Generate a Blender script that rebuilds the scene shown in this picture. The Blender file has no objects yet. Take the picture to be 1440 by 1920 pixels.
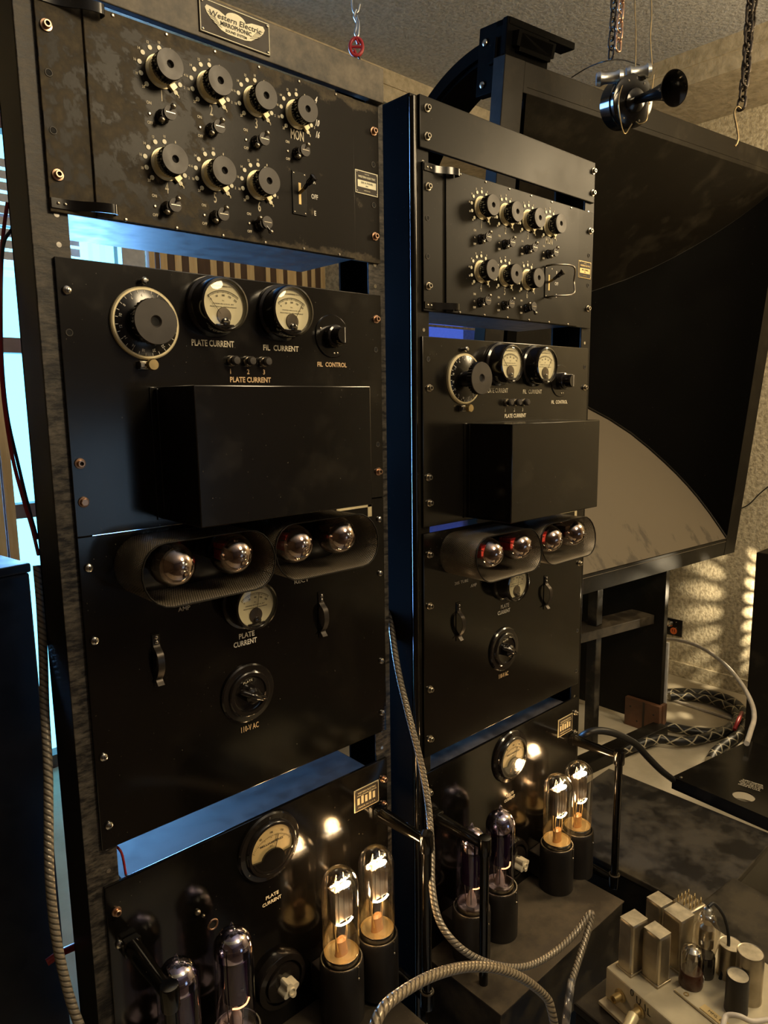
import bpy, bmesh, math, random
from mathutils import Vector, Matrix, Euler
random.seed(7)
SC = bpy.context.scene
COL = SC.collection
PI = math.pi

# ------------------------------------------------------------------ camera, world, lights, exposure
cam_d = bpy.data.cameras.new('camera'); cam = bpy.data.objects.new('camera', cam_d); COL.objects.link(cam)
SC.camera = cam
cam_d.sensor_fit = 'VERTICAL'; cam_d.sensor_height = 36.0; cam_d.sensor_width = 36.0
cam_d.lens = 1335.82 / 1920 * 36.0
cam_d.clip_start = 0.02
CP = Vector((-0.28465, -0.84578, -0.16269))
RR = Vector((0.737636, -0.675069, -0.013236)); UU = Vector((0.112731, 0.103804, 0.988182)); FF = Vector((0.665721, 0.730416, -0.152670))
m = Matrix((RR, UU, -FF)).transposed().to_4x4(); m.translation = CP
cam.matrix_world = m

W = bpy.data.worlds.new('sky_outside'); SC.world = W; W.use_nodes = True
bgn = W.node_tree.nodes['Background']
bgn.inputs[0].default_value = (0.13, 0.50, 0.74, 1); bgn.inputs[1].default_value = 3.4

SC.view_settings.view_transform = 'Standard'
SC.view_settings.look = 'None'
SC.view_settings.exposure = 0.75
SC.view_settings.gamma = 1.0
SC.view_settings.use_curve_mapping = False

def light(name, kind, loc, energy, color, size=0.1, target=None, size_y=None, spot=None):
    d = bpy.data.lights.new(name, kind); d.energy = energy; d.color = color
    if kind == 'AREA':
        d.size = size
        if size_y: d.shape = 'RECTANGLE'; d.size_y = size_y
    elif kind in ('POINT', 'SPOT'):
        d.shadow_soft_size = size
        if spot: d.spot_size = spot; d.spot_blend = 0.6
    o = bpy.data.objects.new(name, d); COL.objects.link(o); o.location = loc
    if target is not None:
        o.rotation_euler = (Vector(target) - Vector(loc)).to_track_quat('-Z', 'Y').to_euler()
    return o

WARM = (1.0, 0.77, 0.46)
light('ceiling_lamp_light', 'POINT', (0.75, -1.35, 0.72), 34, WARM, 0.22)
light('rear_ceiling_lamp_light', 'POINT', (2.35, -0.95, 0.70), 34, WARM, 0.22)
light('window_daylight', 'AREA', (0.60, 1.80, -0.15), 26, (0.20, 0.47, 1.0), 0.55, (0.60, 0.0, -0.15), 2.2).data.spread = math.radians(62)

# ------------------------------------------------------------------ mesh builder
class MB:
    def __init__(s):
        s.bm = bmesh.new(); s.uv = s.bm.loops.layers.uv.new('UVMap')
    def _fin(s, faces, mi):
        for f in faces: f.material_index = mi
    def box(s, x0, x1, y0, y1, z0, z1, mi=0, bev=0.0, M=None):
        b = bmesh.new(); bmesh.ops.create_cube(b, size=1.0)
        for v in b.verts:
            v.co = Vector(((x0+x1)/2+v.co.x*(x1-x0), (y0+y1)/2+v.co.y*(y1-y0), (z0+z1)/2+v.co.z*(z1-z0)))
        if bev > 0:
            bmesh.ops.bevel(b, geom=list(b.edges), offset=bev, segments=2, affect='EDGES', profile=0.5)
            for f in b.faces:
                f.normal_update()
                if max(abs(c) for c in f.normal) > 0.999:
                    for e in f.edges: e.smooth = False
        s.add_bm(b, mi, M); return s
    def add_bm(s, b, mi=0, M=None):
        if M is not None: b.transform(M)
        me = bpy.data.meshes.new('tmp'); b.to_mesh(me); b.free()
        s.add_me(me, mi); bpy.data.meshes.remove(me)
    def add_me(s, me, mi=0, M=None):
        n0 = len(s.bm.faces); v0 = len(s.bm.verts)
        s.bm.from_mesh(me)
        s.bm.faces.ensure_lookup_table(); s.bm.verts.ensure_lookup_table()
        for f in s.bm.faces[n0:]: f.material_index = mi
        if M is not None: bmesh.ops.transform(s.bm, matrix=M, verts=s.bm.verts[v0:])
    def lathe(s, prof, c=(0,0,0), ax=(0,-1,0), n=32, mi=0, sx=1.0, flute=0):
        """prof = [(radius, t)] along ax from c"""
        c = Vector(c); a = Vector(ax).normalized()
        u = Vector((1,0,0)) if abs(a.x) < 0.9 else Vector((0,1,0))
        u = (u - a*u.dot(a)).normalized(); w = a.cross(u)
        rings = []
        for r, t in prof:
            if r <= 1e-6: rings.append([s.bm.verts.new(c + a*t)])
            else:
                ring = []
                for i in range(n):
                    an = 2*PI*i/n; rr = r
                    if flute and r > flute: rr = r*(1.0 if i % 2 else 0.955)
                    ring.append(s.bm.verts.new(c + a*t + u*math.cos(an)*rr*sx + w*math.sin(an)*rr))
                rings.append(ring)
        for A, B in zip(rings, rings[1:]):
            for i in range(n):
                j = (i+1) % n
                try:
                    if len(A) == 1 and len(B) == 1: continue
                    if len(A) == 1: f = s.bm.faces.new((A[0], B[i], B[j]))
                    elif len(B) == 1: f = s.bm.faces.new((A[i], B[0], A[j]))
                    else: f = s.bm.faces.new((A[i], B[i], B[j], A[j]))
                    f.material_index = mi
                    if not flute:
                        sa = set(A)
                        for e in f.edges:
                            if (e.verts[0] in sa) != (e.verts[1] in sa): e.seam = True
                except ValueError: pass
        return s
    def cyl(s, c, ax, r, h, n=24, mi=0, r2=None):
        r2 = r if r2 is None else r2
        return s.lathe([(0,0),(r,0),(r2,h),(0,h)], c, ax, n, mi)
    def sphere(s, c, r, mi=0, n=16, sc=(1,1,1)):
        b = bmesh.new(); bmesh.ops.create_uvsphere(b, u_segments=n, v_segments=max(6, n//2), radius=r)
        for v in b.verts: v.co = Vector((v.co.x*sc[0]+c[0], v.co.y*sc[1]+c[1], v.co.z*sc[2]+c[2]))
        s.add_bm(b, mi); return s
    def torus(s, c, ax, R, r, n=32, k=8, mi=0, sx=1.0):
        prof = [(R + r*math.cos(2*PI*i/k), r*math.sin(2*PI*i/k)) for i in range(k+1)]
        return s.lathe(prof, c, ax, n, mi, sx)
    def prism(s, pts, y0, y1, mi=0, M=None):
        """polygon in x,z extruded y0..y1"""
        b = bmesh.new()
        A = [b.verts.new((x, y0, z)) for x, z in pts]; B = [b.verts.new((x, y1, z)) for x, z in pts]
        b.faces.new(A); b.faces.new(list(reversed(B)))
        n = len(pts)
        for i in range(n):
            j = (i+1) % n; b.faces.new((A[j], A[i], B[i], B[j]))
        bmesh.ops.recalc_face_normals(b, faces=b.faces)
        s.add_bm(b, mi, M); return s
    def tube(s, path, r, n=10, mi=0, closed=False, cap=True, rz=None):
        P = [Vector(p) for p in path]; N = len(P)
        t = [(P[(i+1) % N]-P[i-1]).normalized() if closed else (P[min(i+1, N-1)]-P[max(i-1, 0)]).normalized() for i in range(N)]
        u = Vector((0,0,1)) if abs(t[0].z) < 0.9 else Vector((1,0,0))
        rings = []; L = 0; Ls = []
        for i in range(N):
            u = (u - t[i]*u.dot(t[i])).normalized(); w = t[i].cross(u)
            if i: L += (P[i]-P[i-1]).length
            Ls.append(L)
            rr = r[i] if isinstance(r, (list, tuple)) else r
            rings.append([s.bm.verts.new(P[i] + (u*math.cos(2*PI*k/n) + w*math.sin(2*PI*k/n)*(rz or 1.0))*rr) for k in range(n)])
        pairs = [(i, i+1) for i in range(N-1)] + ([(N-1, 0)] if closed else [])
        for a, b in pairs:
            for k in range(n):
                l = (k+1) % n
                f = s.bm.faces.new((rings[a][k], rings[a][l], rings[b][l], rings[b][k])); f.material_index = mi
                vb = Ls[b] if b else L
                if n > 4:
                    for e in f.edges:
                        if (e.verts[0] in rings[a]) != (e.verts[1] in rings[a]): e.seam = True
                for lp, uvv in zip(f.loops, ((k/n, Ls[a]), ((k+1)/n, Ls[a]), ((k+1)/n, vb), (k/n, vb))): lp[s.uv].uv = uvv
        if cap and not closed:
            for ring in (rings[0], rings[-1]):
                try: f = s.bm.faces.new(ring); f.material_index = mi
                except ValueError: pass
        return s
    def ribbon(s, path, th, w0, w1, mi=0, plane='xy'):
        P = [Vector(p) for p in path]; N = len(P); up = []; dn = []
        for i in range(N):
            t = (P[min(i+1, N-1)]-P[max(i-1, 0)]).normalized(); n_ = Vector((-t.y, t.x)); up.append(P[i]+n_*th/2); dn.append(P[i]-n_*th/2)
        ring = up + dn[::-1]
        b = bmesh.new()
        mk = (lambda p, w: (p.x, p.y, w)) if plane == 'xy' else (lambda p, w: (w, p.x, p.y))
        A = [b.verts.new(mk(p, w0)) for p in ring]; B = [b.verts.new(mk(p, w1)) for p in ring]; n = len(ring)
        for i in range(N-1):
            for V in (A, B): b.faces.new((V[i], V[i+1], V[n-2-i], V[n-1-i]))
        for i in range(n): b.faces.new((A[i], A[(i+1) % n], B[(i+1) % n], B[i]))
        bmesh.ops.recalc_face_normals(b, faces=b.faces); s.add_bm(b, mi); return s
    def quad(s, a, b, c, d, mi=0):
        f = s.bm.faces.new([s.bm.verts.new(p) for p in (a, b, c, d)]); f.material_index = mi; return s
    def mesh(s, name, mats, recalc=True, ang=0.55):
        bm = s.bm
        if ang > 1.4: bmesh.ops.remove_doubles(bm, verts=bm.verts, dist=1e-5)
        if recalc: bmesh.ops.recalc_face_normals(bm, faces=bm.faces)
        for f in bm.faces: f.smooth = True
        for e in bm.edges:
            if e.seam: e.seam = False; continue
            if len(e.link_faces) == 2:
                try:
                    if e.calc_face_angle() > ang: e.smooth = False
                except ValueError: pass
        me = bpy.data.meshes.new(name); bm.to_mesh(me); bm.free()
        for mt in (mats if isinstance(mats, (list, tuple)) else [mats]): me.materials.append(mt)
        return me
    def build(s, name, mats, parent=None, label=None, recalc=True, ang=0.55):
        return link(name, s.mesh(name, mats, recalc, ang), parent, label)

def link(name, me, parent=None, label=None, loc=None):
    o = bpy.data.objects.new(name, me); COL.objects.link(o)
    if parent is not None: o.parent = parent
    if loc is not None: o.location = loc
    if label: o['label'] = label
    return o
def thing(name, label, cat, loc=(0,0,0), rot=None, group=None):
    o = bpy.data.objects.new(name, None); COL.objects.link(o); o.location = loc
    o.empty_display_size = 0.05
    if rot is not None: o.rotation_euler = rot
    o['label'] = label; o['category'] = cat
    if group: o['group'] = group
    return o
def tag(o, label, cat, group=None):
    o['label'] = label; o['category'] = cat
    if group: o['group'] = group
    return o
def smooth_path(pts, k=6):
    P = [Vector(p) for p in pts]; P = [P[0]*2-P[1]] + P + [P[-1]*2-P[-2]]; out = []
    for i in range(1, len(P)-2):
        for j in range(k):
            t = j/k; a, b, c, d = P[i-1], P[i], P[i+1], P[i+2]
            out.append(0.5*((2*b)+(c-a)*t+(2*a-5*b+4*c-d)*t*t+(3*b-a-3*c+d)*t**3))
    out.append(P[-2]); return out

# ------------------------------------------------------------------ materials
MT = {}
class NT:
    def __init__(s, name):
        s.m = bpy.data.materials.new(name); s.m.use_nodes = True; s.t = s.m.node_tree; s.n = s.t.nodes; s.l = s.t.links
        s.p = s.n['Principled BSDF']; s.out = s.n['Material Output']; MT[name] = s.m
        s.tc = s.n.new('ShaderNodeTexCoord')
    def noise(s, scale, detail=4, rough=0.5, vec=None, stretch=None):
        x = s.n.new('ShaderNodeTexNoise'); x.inputs['Scale'].default_value = scale; x.inputs['Detail'].default_value = detail; x.inputs['Roughness'].default_value = rough
        v = vec or s.tc.outputs['Object']
        if stretch:
            mp = s.n.new('ShaderNodeMapping'); mp.inputs['Scale'].default_value = stretch; s.l.new(v, mp.inputs[0]); v = mp.outputs[0]
        s.l.new(v, x.inputs['Vector']); return x.outputs[0]
    def ramp(s, fac, stops):
        r = s.n.new('ShaderNodeValToRGB'); s.l.new(fac, r.inputs[0])
        e = r.color_ramp.elements
        while len(e) < len(stops): e.new(0.5)
        for el, (p, c) in zip(e, stops):
            el.position = p; el.color = (c, c, c, 1) if isinstance(c, (int, float)) else (*c, 1)
        return r.outputs[0]
    def mix(s, fac, a, b):
        x = s.n.new('ShaderNodeMix'); x.data_type = 'RGBA'
        for i, v in ((0, fac), (6, a), (7, b)):
            if isinstance(v, (int, float)): x.inputs[i].default_value = v
            elif isinstance(v, tuple): x.inputs[i].default_value = (*v, 1)
            else: s.l.new(v, x.inputs[i])
        return x.outputs[2]
    def math(s, op, a, b=0.0, c=None):
        x = s.n.new('ShaderNodeMath'); x.operation = op
        for i, v in enumerate((a, b) if c is None else (a, b, c)):
            if isinstance(v, (int, float)): x.inputs[i].default_value = v
            else: s.l.new(v, x.inputs[i])
        return x.outputs[0]
    def bump(s, h, strength=0.2, dist=0.002):
        b = s.n.new('ShaderNodeBump'); b.inputs['Strength'].default_value = strength; b.inputs['Distance'].default_value = dist
        s.l.new(h, b.inputs['Height']); s.l.new(b.outputs[0], s.p.inputs['Normal'])
    def set(s, k, v):
        if isinstance(v, (int, float)): s.p.inputs[k].default_value = v
        elif isinstance(v, tuple): s.p.inputs[k].default_value = (*v, 1)
        else: s.l.new(v, s.p.inputs[k])
        return s

def simple(name, col, rough=0.5, metal=0.0, var=0.15, vs=40, coat=0, bump=0):
    t = NT(name); n = t.noise(vs, 4)
    lo = tuple(c*(1-var) for c in col); hi = tuple(min(1, c*(1+var)) for c in col)
    t.set('Base Color', t.ramp(n, [(0.3, lo), (0.7, hi)])).set('Metallic', metal)
    t.set('Roughness', t.ramp(n, [(0.3, max(0.02, rough*0.85)), (0.7, min(1, rough*1.15))]))
    if coat: t.set('Coat Weight', coat)
    if bump: t.bump(n, bump, 0.001)
    return t.m
def enamel(name, col, rough, dust=0.4, dustcol=(0.10, 0.085, 0.06), spec=0.5, dscale=9, lo=0.52, hi=0.78):
    t = NT(name); n = t.noise(dscale, 8, 0.65); n2 = t.noise(260, 2); n3 = t.noise(3.0, 3)
    mask = t.math('MULTIPLY', t.ramp(n, [(lo, 0.0), (hi, 1.0)]), dust)
    speck = t.ramp(n2, [(0.74, 0.0), (0.80, 0.5)])
    c = t.mix(mask, col, dustcol); c = t.mix(speck, c, (0.25, 0.22, 0.17))
    t.set('Base Color', c)
    t.set('Roughness', t.math('ADD', t.math('MULTIPLY', mask, 0.35), t.ramp(n3, [(0.3, rough*0.8), (0.7, rough*1.25)])))
    t.set('Specular IOR Level', spec); t.bump(n, 0.03, 0.002)
    return t.m
enamel('black_enamel', (0.0065, 0.0056, 0.0046), 0.17, 0.22, spec=0.6)
enamel('gloss_enamel', (0.0035, 0.003, 0.0025), 0.12, 0.08)
enamel('satin_black', (0.009, 0.0076, 0.0055), 0.36, 0.2, spec=0.17)
enamel('horn_black', (0.011, 0.009, 0.0065), 0.50, 0.3, spec=0.14)
enamel('shaded_black', (0.0022, 0.002, 0.0017), 0.7, 0.0, spec=0.05)  # darker copy of the horn black: shade on sides and duct put into colour
enamel('dusty_black', (0.010, 0.008, 0.006), 0.5, 0.9, (0.060, 0.050, 0.034), dscale=11, lo=0.44, hi=0.60, spec=0.3)
enamel('shelf_dust', (0.026, 0.021, 0.015), 0.5, 0.8, (0.10, 0.080, 0.054), dscale=10, lo=0.42, hi=0.62, spec=0.35)
# worn mixer paint
t = NT('worn_enamel'); n = t.noise(19, 12, 0.72); n2 = t.noise(75, 6, 0.65)
sx = t.n.new('ShaderNodeSeparateXYZ'); t.l.new(t.tc.outputs['Object'], sx.inputs[0])
g = t.math('SUBTRACT', 0.70, t.math('MULTIPLY', sx.outputs[0], 2.6)); g = t.math('MAXIMUM', t.math('MINIMUM', g, 0.62), 0.0)
edge = t.math('MULTIPLY', t.ramp(t.math('ABSOLUTE', t.math('ADD', sx.outputs[2], 0.112)), [(0.095, 0.0), (0.112, 0.7)]), 0.35)
vv = t.math('ADD', t.math('ADD', n, t.math('MULTIPLY', t.math('SUBTRACT', n2, 0.5), 0.25)), t.math('ADD', t.math('MULTIPLY', g, 0.30), edge))
mk = t.ramp(vv, [(0.60, 0.0), (0.66, 0.7), (0.85, 1.0)])
t.set('Base Color', t.mix(mk, (0.012, 0.010, 0.008), t.ramp(n2, [(0.3, (0.026, 0.020, 0.012)), (0.7, (0.105, 0.084, 0.052))])))
t.set('Roughness', t.ramp(mk, [(0.0, 0.32), (1.0, 0.6)])).set('Specular IOR Level', 0.13); t.bump(vv, 0.10, 0.002)
# weathered rail paint
t = NT('scratched_steel'); n = t.noise(55, 8, 0.75, stretch=(0.7, 1, 2.2)); n2 = t.noise(6, 3)
t.set('Base Color', t.mix(t.ramp(n, [(0.42, 0.0), (0.68, 1.0)]), (0.008, 0.007, 0.006), (0.12, 0.104, 0.082))).set('Roughness', t.ramp(n, [(0.3, 0.35), (0.7, 0.62)])); t.bump(n, 0.25, 0.002)
t = NT('aged_header'); n = t.noise(24, 8, 0.7); n2 = t.noise(5, 4)
t.set('Base Color', t.mix(t.ramp(n, [(0.38, 0.0), (0.7, 1.0)]), (0.018, 0.015, 0.010), (0.15, 0.122, 0.082))).set('Roughness', 0.5); t.bump(n, 0.12, 0.002)
simple('bolt_silver', (0.62, 0.60, 0.55), 0.22, 1.0)
simple('bolt_copper', (0.62, 0.40, 0.27), 0.30, 1.0)
simple('dark_hole', (0.004, 0.004, 0.004), 0.8)
simple('bakelite', (0.012, 0.010, 0.009), 0.13, 0, coat=0.3)
simple('bakelite_matte', (0.045, 0.038, 0.032), 0.45)
simple('old_brass', (0.50, 0.38, 0.18), 0.38, 0.8)
simple('pale_brass', (0.80, 0.70, 0.44), 0.42, 0.35)
simple('nickel', (0.42, 0.38, 0.31), 0.30, 1.0)
simple('ink_cream', (0.80, 0.72, 0.54), 0.6, var=0.2, vs=300)
simple('ink_orange', (0.72, 0.50, 0.27), 0.6, var=0.2, vs=300)
simple('ink_white', (0.86, 0.82, 0.72), 0.6)
simple('ink_dark', (0.03, 0.022, 0.015), 0.6)
simple('dial_cream', (0.86, 0.78, 0.52), 0.5, var=0.06, vs=30)
simple('dial_yellow', (0.60, 0.46, 0.22), 0.5, var=0.08, vs=30)
simple('plate_ivory', (0.92, 0.85, 0.62), 0.4)
simple('red_plastic', (0.42, 0.03, 0.035), 0.35)
simple('wire_red', (0.33, 0.02, 0.02), 0.4)
simple('wire_black', (0.012, 0.012, 0.012), 0.45)
simple('white_ceramic', (0.72, 0.66, 0.50), 0.3)
simple('galvanised', (0.55, 0.56, 0.55), 0.33, 1.0)
simple('chain_steel', (0.07, 0.058, 0.048), 0.4, 0.8)
simple('gold_wire', (0.45, 0.34, 0.18), 0.35, 1.0)
simple('can_steel', (0.40, 0.35, 0.26), 0.33, 0.85, var=0.3, vs=25)
simple('can_top', (0.50, 0.44, 0.32), 0.5, 0.3, var=0.3, vs=60)
simple('chassis_beige', (0.50, 0.45, 0.33), 0.42, 0.25, var=0.15, vs=18)
simple('tube_base', (0.055, 0.022, 0.013), 0.3)
simple('socket_black', (0.014, 0.012, 0.011), 0.5, bump=0.2)
simple('white_paint', (0.62, 0.62, 0.60), 0.5)
simple('white_cable', (0.60, 0.55, 0.48), 0.4)
simple('brown_frame', (0.10, 0.035, 0.022), 0.4)
simple('brown_wood', (0.12, 0.055, 0.028), 0.5, var=0.4, vs=12)
simple('orange_outlet', (0.75, 0.16, 0.04), 0.4)
simple('plate_metal', (0.16, 0.135, 0.11), 0.35, 0.9)
simple('amber_stem', (0.30, 0.16, 0.06), 0.3)
simple('clip_metal', (0.06, 0.052, 0.045), 0.38, 0.7)
simple('mica', (0.7, 0.62, 0.45), 0.4)
simple('red_glass_plate', (0.45, 0.04, 0.05), 0.3, 0.2)
simple('getter_mirror', (0.92, 0.88, 0.78), 0.10, 1.0, var=0.25, vs=60)
simple('purple_plate', (0.035, 0.014, 0.045), 0.3, 0.6)
simple('speaker_blue_black', (0.02, 0.022, 0.026), 0.45, bump=0.15)
def wood(name, a, b):
    t = NT(name); n = t.noise(6, 6, 0.6, stretch=(8, 8, 0.7))
    t.set('Base Color', t.ramp(n, [(0.3, a), (0.7, b)])).set('Roughness', 0.45)
wood('slat_tan', (0.72, 0.47, 0.19), (0.92, 0.70, 0.36)); wood('slat_brown', (0.07, 0.035, 0.018), (0.14, 0.08, 0.045))
def stucco(name, a, b, sc, st):
    t = NT(name); n = t.noise(sc, 6, 0.6); n2 = t.noise(3, 3)
    t.set('Base Color', t.mix(t.ramp(n, [(0.35, 0.0), (0.6, 1.0)]), a, b)).set('Roughness', 0.85); t.bump(n, st, 0.01)
stucco('wall_stucco', (0.40, 0.34, 0.23), (0.74, 0.66, 0.48), 60, 0.6)
stucco('beam_stucco', (0.42, 0.36, 0.25), (0.60, 0.52, 0.38), 30, 0.4)
stucco('ceiling_stucco', (0.40, 0.41, 0.42), (0.60, 0.60, 0.60), 75, 0.6)
stucco('dark_panelling', (0.05, 0.035, 0.022), (0.09, 0.06, 0.04), 4, 0.1)
stucco('floor_board', (0.42, 0.37, 0.27), (0.54, 0.48, 0.36), 5, 0.05)
# horn floor: dusty with dark smears
t = NT('dusty_horn_floor'); n = t.noise(7, 6, 0.6, stretch=(1.8, 1.0, 1.0)); sx = t.n.new('ShaderNodeSeparateXYZ'); t.l.new(t.tc.outputs['Object'], sx.inputs[0])
low = t.ramp(sx.outputs[1], [(0.0, 1.0), (0.16, 0.0)])
mk = t.ramp(t.math('ADD', n, t.math('MULTIPLY', low, 0.16)), [(0.70, 0.0), (0.78, 0.8)])
t.set('Base Color', t.mix(mk, (0.165, 0.138, 0.10), (0.08, 0.068, 0.053))).set('Roughness', 0.6)
# twisted / braided cable sheaths
def stripe(name, c1, c2, k, turns, duty, rough=0.3, zig=False, metal=0.3):
    t = NT(name); s = t.n.new('ShaderNodeSeparateXYZ'); t.l.new(t.tc.outputs['UV'], s.inputs[0])
    v = t.math('MULTIPLY', s.outputs[1], k)
    if zig:
        tri = t.math('ABSOLUTE', t.math('SUBTRACT', t.math('FRACT', v), 0.5))
        u2 = t.math('ABSOLUTE', t.math('SUBTRACT', t.math('FRACT', t.math('MULTIPLY', s.outputs[0], 2.0)), 0.5))
        d = t.math('ABSOLUTE', t.math('SUBTRACT', tri, u2)); f = t.ramp(d, [(duty, 1.0), (duty+0.04, 0.0)])
    else:
        ph = t.math('FRACT', t.math('ADD', v, t.math('MULTIPLY', s.outputs[0], turns)))
        f = t.ramp(t.math('ABSOLUTE', t.math('SUBTRACT', ph, 0.5)), [(duty*0.5, 1.0), (duty, 0.0)])
        t.bump(f, 0.5, 0.002)
    t.set('Base Color', t.mix(f, c1, c2)).set('Roughness', rough).set('Metallic', metal)
stripe('twisted_sheath', (0.13, 0.105, 0.075), (0.40, 0.33, 0.23), 110, 3, 0.45)
stripe('twisted_sheath_fine', (0.10, 0.09, 0.075), (0.32, 0.28, 0.22), 140, 3, 0.45)
stripe('braid_black', (0.010, 0.010, 0.010), (0.45, 0.40, 0.28), 14, 1, 0.035, 0.4, zig=True, metal=0)
stripe('clear_sheath', (0.20, 0.20, 0.21), (0.55, 0.52, 0.48), 40, 1, 0.35, 0.1)
# thin glass
def thin_glass(name, tint=(1,1,1), base=0.06, grough=0.02, tinted=1.0, gcol=(1,1,1)):
    t = NT(name); t.n.remove(t.p)
    tr = t.n.new('ShaderNodeBsdfTransparent'); tr.inputs[0].default_value = (*tint, 1)
    gl = t.n.new('ShaderNodeBsdfGlossy'); gl.inputs['Roughness'].default_value = grough; gl.inputs[0].default_value = (*gcol, 1)
    lw = t.n.new('ShaderNodeLayerWeight'); lw.inputs[0].default_value = 0.35
    f = t.ramp(t.math('MULTIPLY', lw.outputs['Facing'], lw.outputs['Facing']), [(0.0, base), (1.0, 0.85)])
    mx = t.n.new('ShaderNodeMixShader'); t.l.new(f, mx.inputs[0]); t.l.new(tr.outputs[0], mx.inputs[1]); t.l.new(gl.outputs[0], mx.inputs[2]); t.l.new(mx.outputs[0], t.out.inputs[0])
thin_glass('tube_glass', (0.98, 0.95, 0.90), 0.14, 0.11); thin_glass('meter_glass', (0.97, 0.97, 0.95), 0.035)
thin_glass('smoked_glass', (0.68, 0.58, 0.54), 0.10); thin_glass('violet_glass', (0.74, 0.70, 0.86), 0.045); thin_glass('window_glass', (0.95, 0.98, 1.0), 0.04); thin_glass('blue_glow_pane', (0.30, 0.21, 0.38), 0.03); thin_glass('tinted_pane', (0.9, 0.55, 0.52), 0.04)
def emit(name, col, st):
    t = NT(name); t.set('Base Color', col).set('Emission Color', col); t.p.inputs['Emission Strength'].default_value = st
emit('filament_glow', (1.0, 0.60, 0.22), 2.5); emit('filament_white', (1.0, 0.86, 0.6), 22); emit('ember', (1.0, 0.10, 0.05), 0.35); emit('dim_filament', (1.0, 0.35, 0.12), 3.0)
# perforated sheet (holes cut by position on the sheet)
def mesh_sheet(name, k):
    t = NT(name); s = t.n.new('ShaderNodeSeparateXYZ'); t.l.new(t.tc.outputs['UV'], s.inputs[0])
    u = t.math('MULTIPLY', s.outputs[0], k); v = t.math('MULTIPLY', s.outputs[1], k)
    u = t.math('ADD', u, t.math('MULTIPLY', t.math('FLOOR', v), 0.5))
    du = t.math('SUBTRACT', t.math('FRACT', u), 0.5); dv = t.math('SUBTRACT', t.math('FRACT', v), 0.5)
    d = t.math('ADD', t.math('MULTIPLY', du, du), t.math('MULTIPLY', dv, dv))
    hole = t.math('LESS_THAN', d, 0.14)
    t.set('Base Color', (0.15, 0.125, 0.09)).set('Metallic', 0.3).set('Roughness', 0.4).set('Alpha', t.math('SUBTRACT', 1.0, hole))
mesh_sheet('perforated_metal', 330)
G = lambda n: MT[n]

# ------------------------------------------------------------------ lettering
_tc = {}
def glyphs(s, bold=0.0):
    key = (s, bold)
    if key not in _tc:
        c = bpy.data.curves.new('t', 'FONT'); c.body = s; c.size = 1.0; c.align_x = 'CENTER'; c.align_y = 'CENTER'; c.resolution_u = 2; c.offset = bold; c.extrude = 0.02
        o = bpy.data.objects.new('t', c); COL.objects.link(o)
        dg = bpy.context.evaluated_depsgraph_get(); dg.update()
        me = bpy.data.meshes.new_from_object(o.evaluated_get(dg)); bpy.data.objects.remove(o); bpy.data.curves.remove(c)
        _tc[key] = me
    return _tc[key]
TF = Matrix(((1,0,0,0),(0,0,-1,0),(0,1,0,0),(0,0,0,1)))     # text plane -> front facing -Y
def put_text(mb, s, x, z, h, y=-0.0035, wx=None, rot=0, mi=0, bold=0.02, shear=0, width=None, M=None):
    me = glyphs(s, bold); xs = [v.co.x for v in me.vertices]
    w = (max(xs)-min(xs)) or 1
    fx = (width / w) if width else h*1.38*(wx or 0.85)
    S = Matrix.Diagonal((fx, h*1.38, 0.004, 1))
    if shear: S = Matrix(((1, shear, 0, 0), (0,1,0,0), (0,0,1,0), (0,0,0,1))) @ S
    X = Matrix.Translation((x, y, z)) @ TF @ Matrix.Rotation(rot, 4, 'Z') @ S
    if M is not None: X = M @ X
    mb.add_me(me, mi, X)

# ------------------------------------------------------------------ shared small parts
F = (0, -1, 0)
def make_bolts():
    d = {}
    b = MB(); b.lathe([(0.0052,0),(0.0052,0.0012),(0.0046,0.0032),(0.0028,0.0044),(0,0.0048)], n=20)
    b.box(-0.0024, 0.0024, -0.00505, -0.0043, -0.0004, 0.0004, 1); b.box(-0.0004, 0.0004, -0.00505, -0.0043, -0.0024, 0.0024, 1)
    d['silver'] = b.mesh('bolt', [G('bolt_silver'), G('dark_hole')])
    for key, mt in (('copper', 'bolt_copper'), ('cap', 'nickel')):
        b = MB(); b.lathe([(0.0062,0),(0.0064,0.001),(0.006,0.0018),(0.0042,0.002),(0.0042,0.006),(0.0036,0.0066),(0.0024,0.0066),(0.0022,0.004),(0,0.004)], n=20)
        b.cyl((0,-0.0041,0), F, 0.0021, 0.0002, 12, 1)
        d[key] = b.mesh('bolt', [G(mt), G('dark_hole')])
    b = MB(); b.lathe([(0.0062,0),(0.0064,0.001),(0.006,0.0018),(0.0046,0.002)], n=20); b.lathe([(0.0046,0.0018),(0.0046,0.0052),(0.004,0.0058),(0,0.0058)], n=6)
    d['hex'] = b.mesh('bolt', [G('bolt_copper')])
    b = MB(); b.torus((0,-0.0002,0), F, 0.0036, 0.0007, 18, 6, 0); b.cyl((0,-0.0,0), F, 0.0034, 0.0003, 16, 1)
    d['hole'] = b.mesh('mounting_hole', [G('scratched_steel'), G('dark_hole')])
    b = MB(); b.lathe([(0.0022,0),(0.0021,0.0006),(0.0012,0.0013),(0,0.0014)], n=12)
    d['mini'] = b.mesh('screw', [G('nickel')])
    return d
BOLT = make_bolts()
def bolt(kind, x, z, parent, y=-0.003):
    nm = {'hole': 'mounting_hole', 'mini': 'screw'}.get(kind, 'bolt')
    return link(nm, BOLT[kind], parent, None, (x, y, z))

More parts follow.
